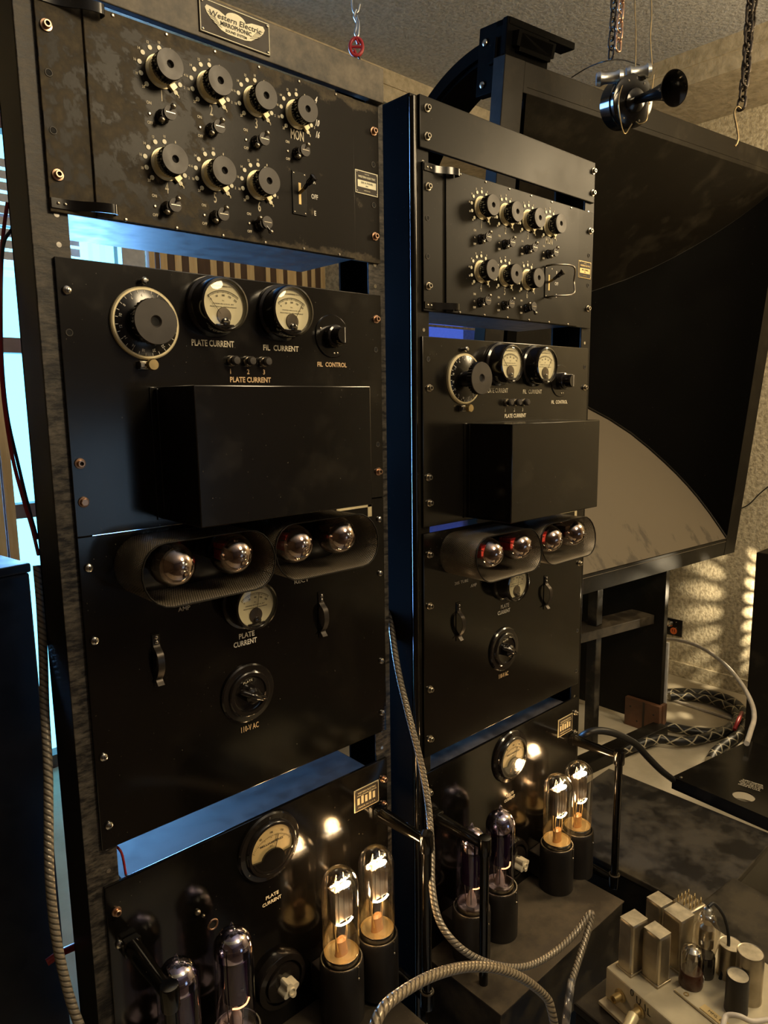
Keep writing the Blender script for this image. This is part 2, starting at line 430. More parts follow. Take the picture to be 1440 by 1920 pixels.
def knob_mesh(r, h, hub, flute=True):
    b = MB(); b.lathe([(hub,0),(hub,h*0.35),(r*0.93,h*0.38),(r*1.0,h*0.45),(r*1.0,h*0.94)], n=64, mi=0, flute=hub*1.05 if flute else 0)
    b.lathe([(r*0.985,h*0.93),(r*0.97,h),(r*0.26,h),(r*0.2,h*0.9),(r*0.19,h*0.86)], n=48, mi=1)
    b.cyl((0,-h*0.84,0), F, r*0.2, h*0.02, 16, 2)
    return b.mesh('volume_knob', [G('bakelite'), G('bakelite_matte'), G('dark_hole')])
def knob_pointer(b, ang, r0, r1, w, y0, y1, mi=0, c=(0,0)):
    M = Matrix.Translation((c[0],0,c[1])) @ Matrix.Rotation(-ang, 4, 'Y')
    b.box(r0, r1, y1, y0, -w/2, w/2, mi, 0.0003, M)

# ------------------------------------------------------------------ mixer unit
FADER = knob_mesh(0.0168, 0.0262, 0.012)
def mixer_scale_mesh():
    b = MB(); nums = ['20','18','16','14','12','10','8','6','4','2','0']
    for i, s in enumerate(nums):
        a = math.radians(225 - 27*i); x, z = math.cos(a), math.sin(a)
        b.cyl((x*0.0255, -0.0052, z*0.0255), F, 0.00265, 0.0006, 14, 0)
        put_text(b, s, x*0.0312, z*0.0312, 0.0030, -0.0054, mi=1, bold=0.02)
    for a in (225, -45):
        knob_pointer(b, math.radians(a), 0.0258, 0.0300, 0.0012, -0.0050, -0.0062, 2)
    b.lathe([(0.0185,0.0052),(0.0185,0.0062),(0.012,0.0064)], n=40, mi=2)
    b.lathe([(0.0172,0.0063),(0.0150,0.0068),(0.0128,0.0112)], n=40, mi=2)
    return b.mesh('dial_scale', [G('plate_ivory'), G('ink_cream'), G('pale_brass')])
SCALE = mixer_scale_mesh()
def pointer_mesh():
    b = MB(); knob_pointer(b, math.radians(-45), 0.0150, 0.0228, 0.0085, -0.0056, -0.0100, 0); return b.mesh('pointer', G('pale_brass'))
POINT = pointer_mesh()
def key_meshes():
    out = []
    for flip in (0, 1):
        b = MB(); b.lathe([(0.0082,0),(0.0082,0.002),(0.0068,0.004),(0.0064,0.011)], n=24, mi=0); b.lathe([(0.0064,0.011),(0.0060,0.0118),(0,0.0118)], n=24, mi=2)
        a = math.radians(52 if not flip else -50)
        d = Vector((math.cos(a), 0, math.sin(a)))
        p0 = d*-0.0085 + Vector((0,-0.0105,0)); p1 = d*0.0125 + Vector((0,-0.0145,0))
        b.tube([p0, p1], 0.0018, 10, 0)
        b.sphere(p0, 0.0034, 1, 12); b.sphere(p1, 0.0034, 1, 12)
        b.lathe([(0.0078,0.0125),(0.0078,0.0145),(0,0.0148)], c=(0.0038,0,0.0018), n=22, mi=2)
        b.box(-0.002, 0.0096, -0.0152, -0.0147, 0.0014, 0.0022, 1)
        out.append(b.mesh('key_switch', [G('bakelite'), G('nickel'), G('bakelite_matte')]))
    return out
KEYS = key_meshes()
def mixer(X, Y, Z, label, worn, guard):
    u = thing('mixer_unit', label, 'mixer', (X, Y, Z))
    H = 0.2237; pm = G('worn_enamel') if worn else G('satin_black')
    b = MB(); b.box(0, 0.4826, -0.003, 0.001, -H, 0, 0, 0.0008)
    b.build('faceplate', pm, u)
    b = MB(); b.box(0.0490, 0.4312, -0.0062, -0.003, -H+0.001, -0.001, 0, 0.0010)
    b.build('cover_panel', pm, u)
    b = MB(); b.box(0.0205, 0.440, 0.001, 0.143, -H+0.003, -0.004, 0, 0.002); b.build('chassis', G('speaker_blue_black'), u)
    xs = [0.1355, 0.2002, 0.2652, 0.3302]
    L = MB()
    for row, (zc, zd, zs) in enumerate(((-0.0478, -0.0745, -0.0975), (-0.1500, -0.1770, -0.2000))):
        for i, x in enumerate(xs):
            if row and i == 3: continue
            s = link('dial_scale', SCALE, u, None, (x, 0, zc)); s.location.y = -0.0012
            k = link('volume_knob', FADER, u, None, (x, -0.0062, zc))
            link('pointer', POINT, k, 'brass pointer tab at lower right', (0, 0.0050, 0))
            ky = link('key_switch', KEYS[1 if (row and i == 2) else 0], u, None, (x-0.001, -0.0062, zs))
            bolt('mini', x-0.0165, zs, u, -0.0062)
            nm = str(i+1+3*row) if not (i == 3) else 'MON'
            put_text(L, nm, x, zd, 0.0128, -0.0065, wx=0.55 if i < 3 else None, width=0.0215 if i == 3 else None, bold=0.01, mi=0)
            put_text(L, 'ON', x-0.0165, zs+0.0118, 0.0034, -0.0065, mi=0, bold=0.02)
            put_text(L, 'OFF', x-0.0165, zs-0.0100, 0.0034, -0.0065, mi=0, bold=0.02)
    if worn:
        for s, z in (('4',-0.021),('6',-0.0362),('10',-0.0505),('16',-0.0658)):
            put_text(L, s, 0.3640+(0.001 if len(s) > 1 else 0), z, 0.0085, -0.0065, wx=0.6, mi=1, bold=0.03, shear=0.25)
    for s, z in (('R',-0.1285),('OFF',-0.1487),('E',-0.1705)):
        put_text(L, s, 0.3570, z, 0.0064, -0.0065, mi=1, wx=0.75, bold=0.02)
    L.build('lettering', [G('ink_cream'), G('ink_white')], u)
    b = MB(); b.box(0.3185, 0.3423, -0.0078, -0.006, -0.1770, -0.1205, 0, 0.0005)
    b.box(0.3285, 0.3325, -0.0082, -0.0077, -0.1630, -0.1350, 1)
    for z in (-0.1235, -0.1740):
        for x in (0.3215, 0.3395): b.sphere((x, -0.0079, z), 0.0012, 2, 8, (1, .4, 1))
    tp = b.build('toggle_plate', [G('satin_black'), G('old_brass'), G('nickel')], u)
    b = MB(); b.tube([(0.3305,-0.008,-0.148),(0.3312,-0.018,-0.144)], 0.0022, 10, 1)
    b.tube(smooth_path([(0.3312,-0.018,-0.144),(0.3325,-0.026,-0.139),(0.3340,-0.034,-0.134),(0.3347,-0.037,-0.132)], 4), [0.0028]*4+[0.0042]*4+[0.0055]*3+[0.0055,0.0020], 14, 0)
    b.build('toggle_lever', [G('bakelite'), G('old_brass')], tp)
    if guard:
        b = MB(); b.tube(smooth_path([(0.3200,-0.008,-0.1200),(0.3215,-0.030,-0.1205),(0.3500,-0.048,-0.1240),(0.3640,-0.040,-0.1480),(0.3500,-0.048,-0.1720),(0.3215,-0.030,-0.1760),(0.3200,-0.008,-0.1765)], 6), 0.0017, 10)
        b.build('switch_guard', G('nickel'), tp)
    for i in range(6):
        for z in (-0.0045, -0.2205): bolt('mini', 0.0823+0.0634*i, z, u, -0.0062)
    # latch straps at the two left corners
    for zt in (-0.008, -0.2145):
        b = MB(); b.ribbon([Vector(p[:2]) for p in smooth_path([(0.001,-0.0042,0),(0.020,-0.0042,0),(0.034,-0.0085,0),(0.050,-0.0165,0),(0.064,-0.0190,0),(0.0685,-0.0160,0),(0.0680,-0.0075,0)], 4)], 0.0016, zt-0.0052, zt+0.0052, 0)
        for x in (0.008, 0.0155): b.sphere((x, -0.0052, zt), 0.0018, 1, 10, (1, .5, 1))
        b.build('latch_strap', [G('black_enamel'), G('nickel')], u)
    kinds = ('copper', 'copper') if worn else ('cap', 'cap')
    for x in (0.0103, 0.4718):
        bolt(kinds[0], x, -0.036, u); bolt(kinds[1], x, -0.185, u); bolt('hole', x-0.001, -0.0825, u); bolt('hole', x-0.001, -0.1400, u)
    b = MB(); b.box(0.4342, 0.4788, -0.0042, -0.003, -0.1280, -0.0955, 0, 0.0004)
    b.box(0.4356, 0.4774, -0.0045, -0.0041, -0.1266, -0.0969, 1)
    b.box(0.4385, 0.4745, -0.0047, -0.0044, -0.1188, -0.1092, 0)
    put_text(b, 'WESTERN ELECTRIC', 0.4565, -0.1045, 0.0028, -0.0047, width=0.034, mi=0, bold=0.02)
    put_text(b, '200 A PANEL', 0.4565, -0.1125, 0.0028, -0.0049, width=0.024, mi=1, bold=0.0)
    put_text(b, 'SERIAL', 0.4565, -0.1165, 0.0014, -0.0049, mi=1, bold=0.0)
    put_text(b, 'TRADE MARK', 0.4565, -0.1000, 0.0013, -0.0047, mi=0, bold=0.0)
    put_text(b, 'MADE IN U.S.A.', 0.4565, -0.1230, 0.0016, -0.0047, mi=0, bold=0.0)
    for x in (0.437, 0.476):
        for z in (-0.0985, -0.1250): b.sphere((x, -0.0047, z), 0.0011, 2, 8, (1, .5, 1))
    b.build('maker_plate', [G('plate_ivory') if worn else G('old_brass'), G('ink_dark'), G('nickel')], u)
    return u

# ------------------------------------------------------------------ round meter
def meter(parent, x, z, r, depth, needle, ticks, title, flip_line=True, y0=-0.003):
    b = MB()
    b.lathe([(r*1.12,0),(r*1.14,0.003),(r*1.12,0.0055),(r*1.02,0.0075),(r*1.01,depth-0.008),(r*1.0,depth-0.004),(r*0.97,depth-0.001),(r*0.90,depth),(r*0.86,depth-0.003),(r*0.855,depth-0.007)], c=(x,y0,z), n=56)
    c = b.build('meter_case', G('bakelite'), parent)
    yf = y0-(depth-0.0065); R = r*0.855
    b = MB(); b.lathe([(R,0.0),(0,0.0)], c=(x,yf,z), n=48, mi=0)
    yt = yf-0.0004
    zc = z-R*0.62; Ra = R*1.22
    n = ticks
    for i in range(n+1):
        a = math.radians(128 - 76*i/n); maj = i % 5 == 0
        M = Matrix.Translation((x, yt, zc)) @ Matrix.Rotation(-a, 4, 'Y')
        b.box(Ra-(0.0030 if maj else 0.0014), Ra+0.0004, -0.0001, 0.0001, -0.00018, 0.00018, 1, 0, M)
    pts = []
    for i in range(25):
        a = math.radians(128 - 76*i/24); pts.append((x+math.cos(a)*Ra, yt, zc+math.sin(a)*Ra))
    b.tube(pts, 0.0002, 4, 1); b.tube([(p[0]+(p[0]-x)*-0.06, p[1], zc+(p[2]-zc)*0.94) for p in pts], 0.00014, 4, 1)
    put_text(b, title, x, z+R*0.77, 0.0020, yt, mi=1, bold=0.0, width=R*1.0)
    for i, s in enumerate(('0', '50', '100', '150', '200')):
        a = math.radians(126 - 72*i/4); put_text(b, s, x+math.cos(a)*Ra*0.83, zc+math.sin(a)*Ra*0.83, 0.0026, yt, mi=1, bold=0.0, rot=a-PI/2)
    put_text(b, 'D.C.', x, z+R*0.17, 0.0014, yt, mi=1, bold=0.0); put_text(b, 'MADE IN U.S.A. BY', x, z+R*0.03, 0.0013, yt, width=R*1.05, mi=1, bold=0.0)
    put_text(b, 'ELECTRICAL INSTRUMENT', x, z-R*0.10, 0.0013, yt, width=R*1.3, mi=1, bold=0.0)
    b.build('dial_face', [G('dial_cream'), G('ink_dark')], c)
    a = math.radians(needle); px, pz = x, z-R*0.62
    b = MB(); b.tube([(px+math.cos(a)*R*0.25, yt-0.0012, pz+math.sin(a)*R*0.25), (px+math.cos(a)*Ra*1.0, yt-0.0012, pz+math.sin(a)*Ra*1.0)], 0.00028, 5)
    b.build('needle', G('ink_dark'), c)
    b = MB(); b.lathe([(R*0.36,0.0),(R*0.34,0.0012),(0,0.0016)], c=(x,yt,z-R*0.47), n=28, mi=0)
    b.lathe([(R*0.20,0.0),(R*0.20,0.0030),(R*0.15,0.0038),(0,0.0038)], c=(x+0.001,yt,z-R*0.74), n=24, mi=1)
    b.box(x-R*0.45, x+R*0.45, yt-0.0030, yt, z-R*0.98, z-R*0.84, 1, 0.0006)
    b.box(x-R*0.10, x+R*0.12, yt-0.0042, yt-0.0036, z-R*0.755, z-R*0.725, 2)
    b.build('zero_adjuster', [G('plate_metal'), G('bakelite'), G('nickel')], c)
    b = MB(); b.lathe([(R*0.99,0.0),(R*0.8,0.0012),(R*0.4,0.0021),(0,0.0023)], c=(x,yf-0.0040,z), n=40)
    b.build('meter_glass', G('meter_glass'), c, recalc=False)
    return c

# ------------------------------------------------------------------ control amplifier with projecting box
BIGK = knob_mesh(0.0270, 0.0200, 0.017)
def control_amp(X, Y, Z, label, var):
    u = thing('control_amplifier', label, 'amplifier', (X, Y, Z))
    H = 0.3100 if var else 0.3140
    b = MB(); b.box(0, 0.4826, -0.003, 0.0015, -H, 0, 0, 0.0009); b.build('faceplate', G('black_enamel'), u)
    b = MB(); b.box(0.03, 0.445, 0.0015, 0.06, -H+0.01, -0.03, 0, 0.002); b.build('chassis', G('gloss_enamel'), u)
    # tuning dial
    cx, cz = 0.0985, -0.0660
    b = MB(); b.lathe([(0.0425,0),(0.0425,0.004),(0.0410,0.0055),(0.0388,0.0055)], c=(cx,-0.003,cz), n=72, mi=1); b.lathe([(0.0390,0.0052),(0.0385,0.0055),(0,0.0055)], c=(cx,-0.003,cz), n=72, mi=0)
    for i in range(24):
        a = math.radians(64 + 13.4*i)
        if a > math.radians(375): break
        M = Matrix.Translation((cx, -0.0088, cz)) @ Matrix.Rotation(-a, 4, 'Y'); b.box(0.0350, 0.0382, -0.0001, 0.0001, -0.0003, 0.0003, 2, 0, M)
    for i in range(11):
        a = math.radians(74 + 23.2*i)
        put_text(b, str(2+2*i), cx+math.cos(a)*0.0322, cz+math.sin(a)*0.0322, 0.0036, -0.0088, rot=a-PI/2, mi=2, bold=0.0)
    d = b.build('tuning_dial', [G('black_enamel'), G('pale_brass'), G('ink_white')], u)
    link('tuning_knob', BIGK, d, 'large grey-faced fluted knob', (cx, -0.0150 if not var else -0.024, cz))
    b = MB(); b.cyl((cx,-0.0085,cz), F, 0.0135, 0.0070 if not var else 0.017, 28); b.build('knob_shaft', G('bakelite'), d)
    b = MB(); b.lathe([(0.0030,0),(0.0030,0.006),(0.0044,0.0065),(0.0044,0.0085),(0.0025,0.010),(0,0.0102)], c=(0.0985,-0.003,-0.0170), n=18); b.build('index_screw', G('bolt_silver'), u)
    b = MB(); b.box(0.0865, 0.0965, -0.010, -0.003, -0.1200, -0.1105, 1, 0.0006); b.box(0.086, 0.1, -0.0135, -0.0115, -0.1180, -0.1125, 1, 0.0004)
    b.lathe([(0.0035,0),(0.0035,0.008),(0.0066,0.0085),(0.0068,0.014),(0.0060,0.0155),(0,0.0155)], c=(0.0990,-0.005,-0.1150), n=26, mi=0)
    b.build('dial_clamp', [G('old_brass'), G('nickel')], u)
    meter(u, 0.1910, -0.0395, 0.0335, 0.0335, 128, 30, 'MILLIAMPERES D.C.')
    meter(u, 0.2950, -0.0400, 0.0335, 0.0335, 58, 30, 'MILLIAMPERES D.C.')
    b = MB(); b.lathe([(0.0310,0),(0.0310,0.0012),(0.0300,0.0022),(0,0.0022)], c=(0.3845,-0.003,-0.0665), n=48, mi=0)
    for x, z in ((-0.022, 0.010), (0.002, -0.0245), (0.008, -0.0240)): b.sphere((0.3845+x, -0.0055, -0.0665+z), 0.0016, 1, 8, (1, .5, 1))
    kn = b.build('filament_control', [G('black_enamel'), G('nickel')], u)
    b = MB(); b.lathe([(0.0165,0.0),(0.0165,0.010),(0.0155,0.012),(0.0128,0.013),(0.0122,0.026),(0.0112,0.029),(0,0.029)], c=(0.3830,-0.005,-0.0670), n=36, mi=0)
    b.box(0.3836, 0.3844, -0.0345, -0.033, -0.0775, -0.0560, 1); b.build('control_knob', [G('bakelite'), G('ink_white')], kn)
    for x in (0.2148, 0.2390, 0.2640):
        b = MB(); b.lathe([(0.0072,0),(0.0072,0.003),(0.0062,0.0045),(0.0052,0.0045),(0.0052,0.0055)], c=(x,-0.003,-0.1066), n=24, mi=1)
        b.lathe([(0.0050,0.005),(0.0062,0.0085),(0.0062,0.0125),(0.0045,0.0148),(0,0.0152)], c=(x,-0.003,-0.1066), n=24, mi=0)
        b.build('push_button', [G('bakelite_matte'), G('nickel')], u)
    L = MB()
    put_text(L, 'PLATE CURRENT', 0.1889, -0.0856, 0.0080, width=0.0610, mi=0, bold=0.022)
    put_text(L, 'FIL  CURRENT', 0.2940, -0.0876, 0.0075, width=0.0590, mi=0, bold=0.022)
    put_text(L, 'FIL  CONTROL', 0.3834, -0.1077, 0.0066, width=0.0550, mi=1, bold=0.028)
    for s, x in (('1', 0.2125), ('2', 0.2395), ('3', 0.2645)): put_text(L, s, x, -0.1205, 0.0066, mi=1, bold=0.02)
    put_text(L, 'PLATE CURRENT', 0.2430, -0.1312, 0.0070, width=0.0640, mi=1, bold=0.028)
    L.build('lettering', [G('ink_cream'), G('ink_orange' if not var else 'ink_cream')], u)
    # projecting cover box with side lip
    b = MB(); b.box(0.1070, 0.3720, -0.1010, -0.0030, -0.3050, -0.1410, 0, 0.0014); b.build('cover_box', G('black_enamel'), u)
    b = MB(); b.box(0.0990, 0.1073, -0.0050, -0.003, -0.3050, -0.1410, 0, 0.0005)
    b.box(0.1045, 0.1072, -0.0120, -0.003, -0.3040, -0.1430, 0, 0.0005)
    b.build('box_flange', G('black_enamel'), u)
    b = MB(); b.box(0.3717, 0.3830, -0.0050, -0.003, -0.3050, -0.1410, 0, 0.0005); b.build('box_flange', G('black_enamel'), u)
    if not var:
        for k, x, z in (('silver',.0100,-.0354),('hole',.0095,-.0812),('copper',.0100,-.2283),('hex',.0107,-.2733),('copper',.4720,-.0364),('hole',.4706,-.0825),('hole',.4721,-.2290),('copper',.4724,-.2723)): bolt(k, x, z, u)
    else:
        for k, x, z in (('hole',.0125,-.0356),('cap',.0145,-.0814),('cap',.0125,-.2266),('cap',.0145,-.2696),('hole',.4706,-.0380),('cap',.4720,-.0790),('cap',.4724,-.2723)): bolt(k, x, z, u)
    return u

# ------------------------------------------------------------------ rectifier panel with two perforated shades
def stadium(xc, zc, w, h, n=10):
    r = h/2*0.92; pts = []
    for cx, a0 in ((xc+w/2-r, -90), (xc-w/2+r, 90)):
        for i in range(n+1):
            a = math.radians(a0 + 180*i/n)
            pts.append((cx + math.cos(a)*r, zc + math.sin(a)*h/2))
    return pts
def hooded_bulb(parent_group, X, Y, Z, label, red, side):
    t_ = thing('vacuum_tube', label, 'vacuum tube', (X, Y, Z), None, parent_group)
    b = MB(); b.lathe([(0,0),(0.0150,0),(0.0155,0.004),(0.0155,0.022),(0.0145,0.025)], n=28); b.build('tube_base', G('bakelite'), t_)
    b = MB(); b.lathe([(0.0132,0.024),(0.0132,0.028),(0.0175,0.036),(0.0235,0.047),(0.0262,0.060),(0.0255,0.071),(0.0215,0.0820),(0.0150,0.0895),(0.0080,0.0930),(0.0028,0.0942),(0.0016,0.098),(0,0.0995)], n=40)
    b.build('glass_envelope', G('smoked_glass'), t_, recalc=False)
    b = MB(); b.lathe([(0.0226,0.0760),(0.0208,0.0815),(0.0147,0.0882),(0.0078,0.0918),(0,0.0930)], c=(0.0010,0.0006,-0.0012), n=36); b.build('silver_getter', G('getter_mirror'), t_, 'bright mirror flash on the bulb end')
    b = MB(); b.box(-0.008, 0.008, -0.060, -0.034, -0.011, 0.011, 0, 0.001)
    for s in (-1, 1): b.tube([(s*0.010,-0.026,0.004),(s*0.010,-0.066,0.004)], 0.0008, 6, 1)
    b.build('plate', [G('red_glass_plate') if red else G('plate_metal'), G('nickel')], t_)
    if red:
        b = MB(); b.box(-0.010, 0.010, -0.0625, -0.0615, -0.006, 0.007, 0, 0.0003); b.build('glowing_grid', G('ember'), t_)
    return t_
def rectifier(X, Y, Z, label, var, place, rackword):
    u = thing('rectifier_panel', label, 'amplifier', (X, Y, Z))
    H = 0.3985
    b = MB(); b.box(0, 0.4826, -0.003, 0.0015, -H, 0, 0, 0.0009); b.build('faceplate', G('gloss_enamel'), u)
    b = MB(); b.box(0.03, 0.445, 0.0015, 0.16, -H+0.03, -0.008, 0, 0.002); b.build('chassis', G('gloss_enamel'), u)
    for xc, w in ((0.1290, 0.1780), (0.3080, 0.1780)):
        m_ = MB(); P0_ = stadium(xc, -0.0430, w, 0.0740); bm = m_.bm
        n = len(P0_); acc = [0]
        for i in range(n):
            a, c = P0_[i], P0_[(i+1) % n]; acc.append(acc[-1] + math.hypot(a[0]-c[0], a[1]-c[1]))
        ys = [-0.003, -0.040, -0.084]
        # the outer lip follows the tilt of the photographed hoods: top edge shorter than bottom
        rings = []
        for k, yy in enumerate(ys):
            rings.append([bm.verts.new((x, yy - (0.006 if k == 2 else 0)*(-(z+0.043)/0.037), z)) for x, z in P0_])
        for k in range(2):
            for i in range(n):
                j = (i+1) % n
                f = bm.faces.new((rings[k][i], rings[k][j], rings[k+1][j], rings[k+1][i]))
                for lp, uvv in zip(f.loops, ((acc[i], -ys[k]), (acc[i+1], -ys[k]), (acc[i+1], -ys[k+1]), (acc[i], -ys[k+1]))): lp[m_.uv].uv = uvv
        lip = [tuple(v.co) for v in rings[2]]
        sh = m_.build('tube_hood', G('perforated_metal'), u, recalc=False)
        sm = sh.modifiers.new('sheet', 'SOLIDIFY'); sm.thickness = 0.0008
        b = MB(); b.tube(lip, 0.0011, 6, 0, closed=True); b.build('hood_rim', G('satin_black'), sh)
    b = MB(); b.box(0.385, 0.4565, -0.0040, -0.003, -0.0125, -0.0055, 0, 0.0003); b.box(0.4480, 0.4565, -0.0040, -0.003, -0.028, -0.0055, 0, 0.0003); b.build('corner_bracket', G('pale_brass'), u)
    # small light patch beside hole in the panel between hoods
    meter(u, 0.2185, -0.1200, 0.0335, 0.0340, 80, 20, 'MILLIAMPERES')
    L = MB()
    put_text(L, 'PLATE', 0.2192, -0.1690, 0.0075, width=0.0250, mi=0, bold=0.022); put_text(L, 'CURRENT', 0.2165, -0.1795, 0.0075, width=0.0375, mi=0, bold=0.022)
    put_text(L, 'AMP', 0.1280, -0.1115, 0.0060, width=0.0170, mi=0, bold=0.004); put_text(L, 'RECT', 0.3160, -0.1085, 0.0060, width=0.0260, mi=0, bold=0.004)
    if var: put_text(L, '205 TUBE', 0.0950, -0.0995, 0.0055, width=0.036, mi=0, bold=0.0)
    put_text(L, '110-V AC', 0.2175, -0.3062, 0.0086, width=0.0290, mi=1, bold=0.008)
    L.build('lettering', [G('ink_white'), G('ink_orange')], u)
    for x, z0 in ((0.0865, -0.1370), (0.3505, -0.1345)):
        b = MB(); pts = smooth_path([(-0.0046,z0,0),(-0.0052,z0-0.014,0),(-0.0150,z0-0.024,0),(-0.0170,z0-0.040,0),(-0.0120,z0-0.052,0),(-0.0070,z0-0.0585,0),(-0.0125,z0-0.0655,0)], 4)
        b.ribbon([Vector(p[:2]) for p in pts], 0.0011, x-0.0044, x+0.0044, 0, 'yz'); b.box(x-0.0058, x+0.0058, -0.0042, -0.003, z0-0.068, z0+0.003, 1, 0.0003)
        for dz in (-0.003, -0.0095): b.sphere((x, -0.0062, z0+dz), 0.0026, 2, 10, (1, .6, 1))
        b.build('spring_clip', [G('clip_metal'), G('gloss_enamel'), G('bolt_silver')], u)
    b = MB(); c = (0.2165,-0.003,-0.2530)
    b.lathe([(0.0425,0),(0.0425,0.003),(0.0405,0.0048),(0.0335,0.0052),(0.0325,0.0080),(0.0310,0.0092),(0.0260,0.0092),(0.0245,0.0065),(0.0235,0.0062),(0,0.0062)], c=c, n=64)
    ro = b.build('rotary_switch', G('bakelite'), u)
    b = MB(); cx, cz = c[0], c[2]
    b.lathe([(0.0120,0.0),(0.0115,0.012),(0.0080,0.016),(0,0.0165)], c=(cx,-0.009,cz), n=28)
    M = Matrix.Translation((cx, 0, cz)) @ Matrix.Rotation(math.radians(28), 4, 'Y')
    b.tube([M @ Vector(p) for p in smooth_path([(-0.019,-0.0135,0),(-0.010,-0.019,0),(0,-0.0235,0),(0.012,-0.0205,0),(0.024,-0.0150,0)], 4)], [0.003]+[0.0045]*15+[0.0035], 12)
    b.build('switch_handle', G('bakelite'), ro)
    b = MB(); M = Matrix.Translation((cx, 0, cz)) @ Matrix.Rotation(math.radians(-8), 4, 'Y')
    arc = [(math.cos(math.radians(a))*0.0165, math.sin(math.radians(a))*0.0165) for a in range(60, 131, 10)]; arc += [(math.cos(math.radians(a))*0.0215, math.sin(math.radians(a))*0.0215) for a in range(130, 59, -10)]
    b.prism(arc, -0.0100, -0.0092, 0, M)
    put_text(b, 'PLATE', 0.0, 0.0190, 0.0034, -0.0103, width=0.0150, mi=1, bold=0.0, M=M); b.build('indicator_window', [G('gloss_enamel'), G('ink_cream')], ro)
    ks = 'silver' if not var else 'cap'
    for z in (-0.0370, -0.1263, -0.2754, -0.3666):
        bolt(ks, 0.0103 if not var else 0.0140, z, u); bolt(ks if not (var and z < -0.2) else 'hole', 0.4725, z+0.002 if not var else z-0.001, u)
    for i, (x, side) in enumerate(((0.0850, 0), (0.1640, 1), (0.2580, 2), (0.3330, 3))):
        hooded_bulb('tubes in the perforated hoods of the ' + rackword + ' rack', X+x, Y-0.003, Z-0.0345+(0.000 if i % 2 == 0 else 0.0015), place[i], (i in (1, 2)) if not var else (i in (0, 1, 2)), side)
    return u

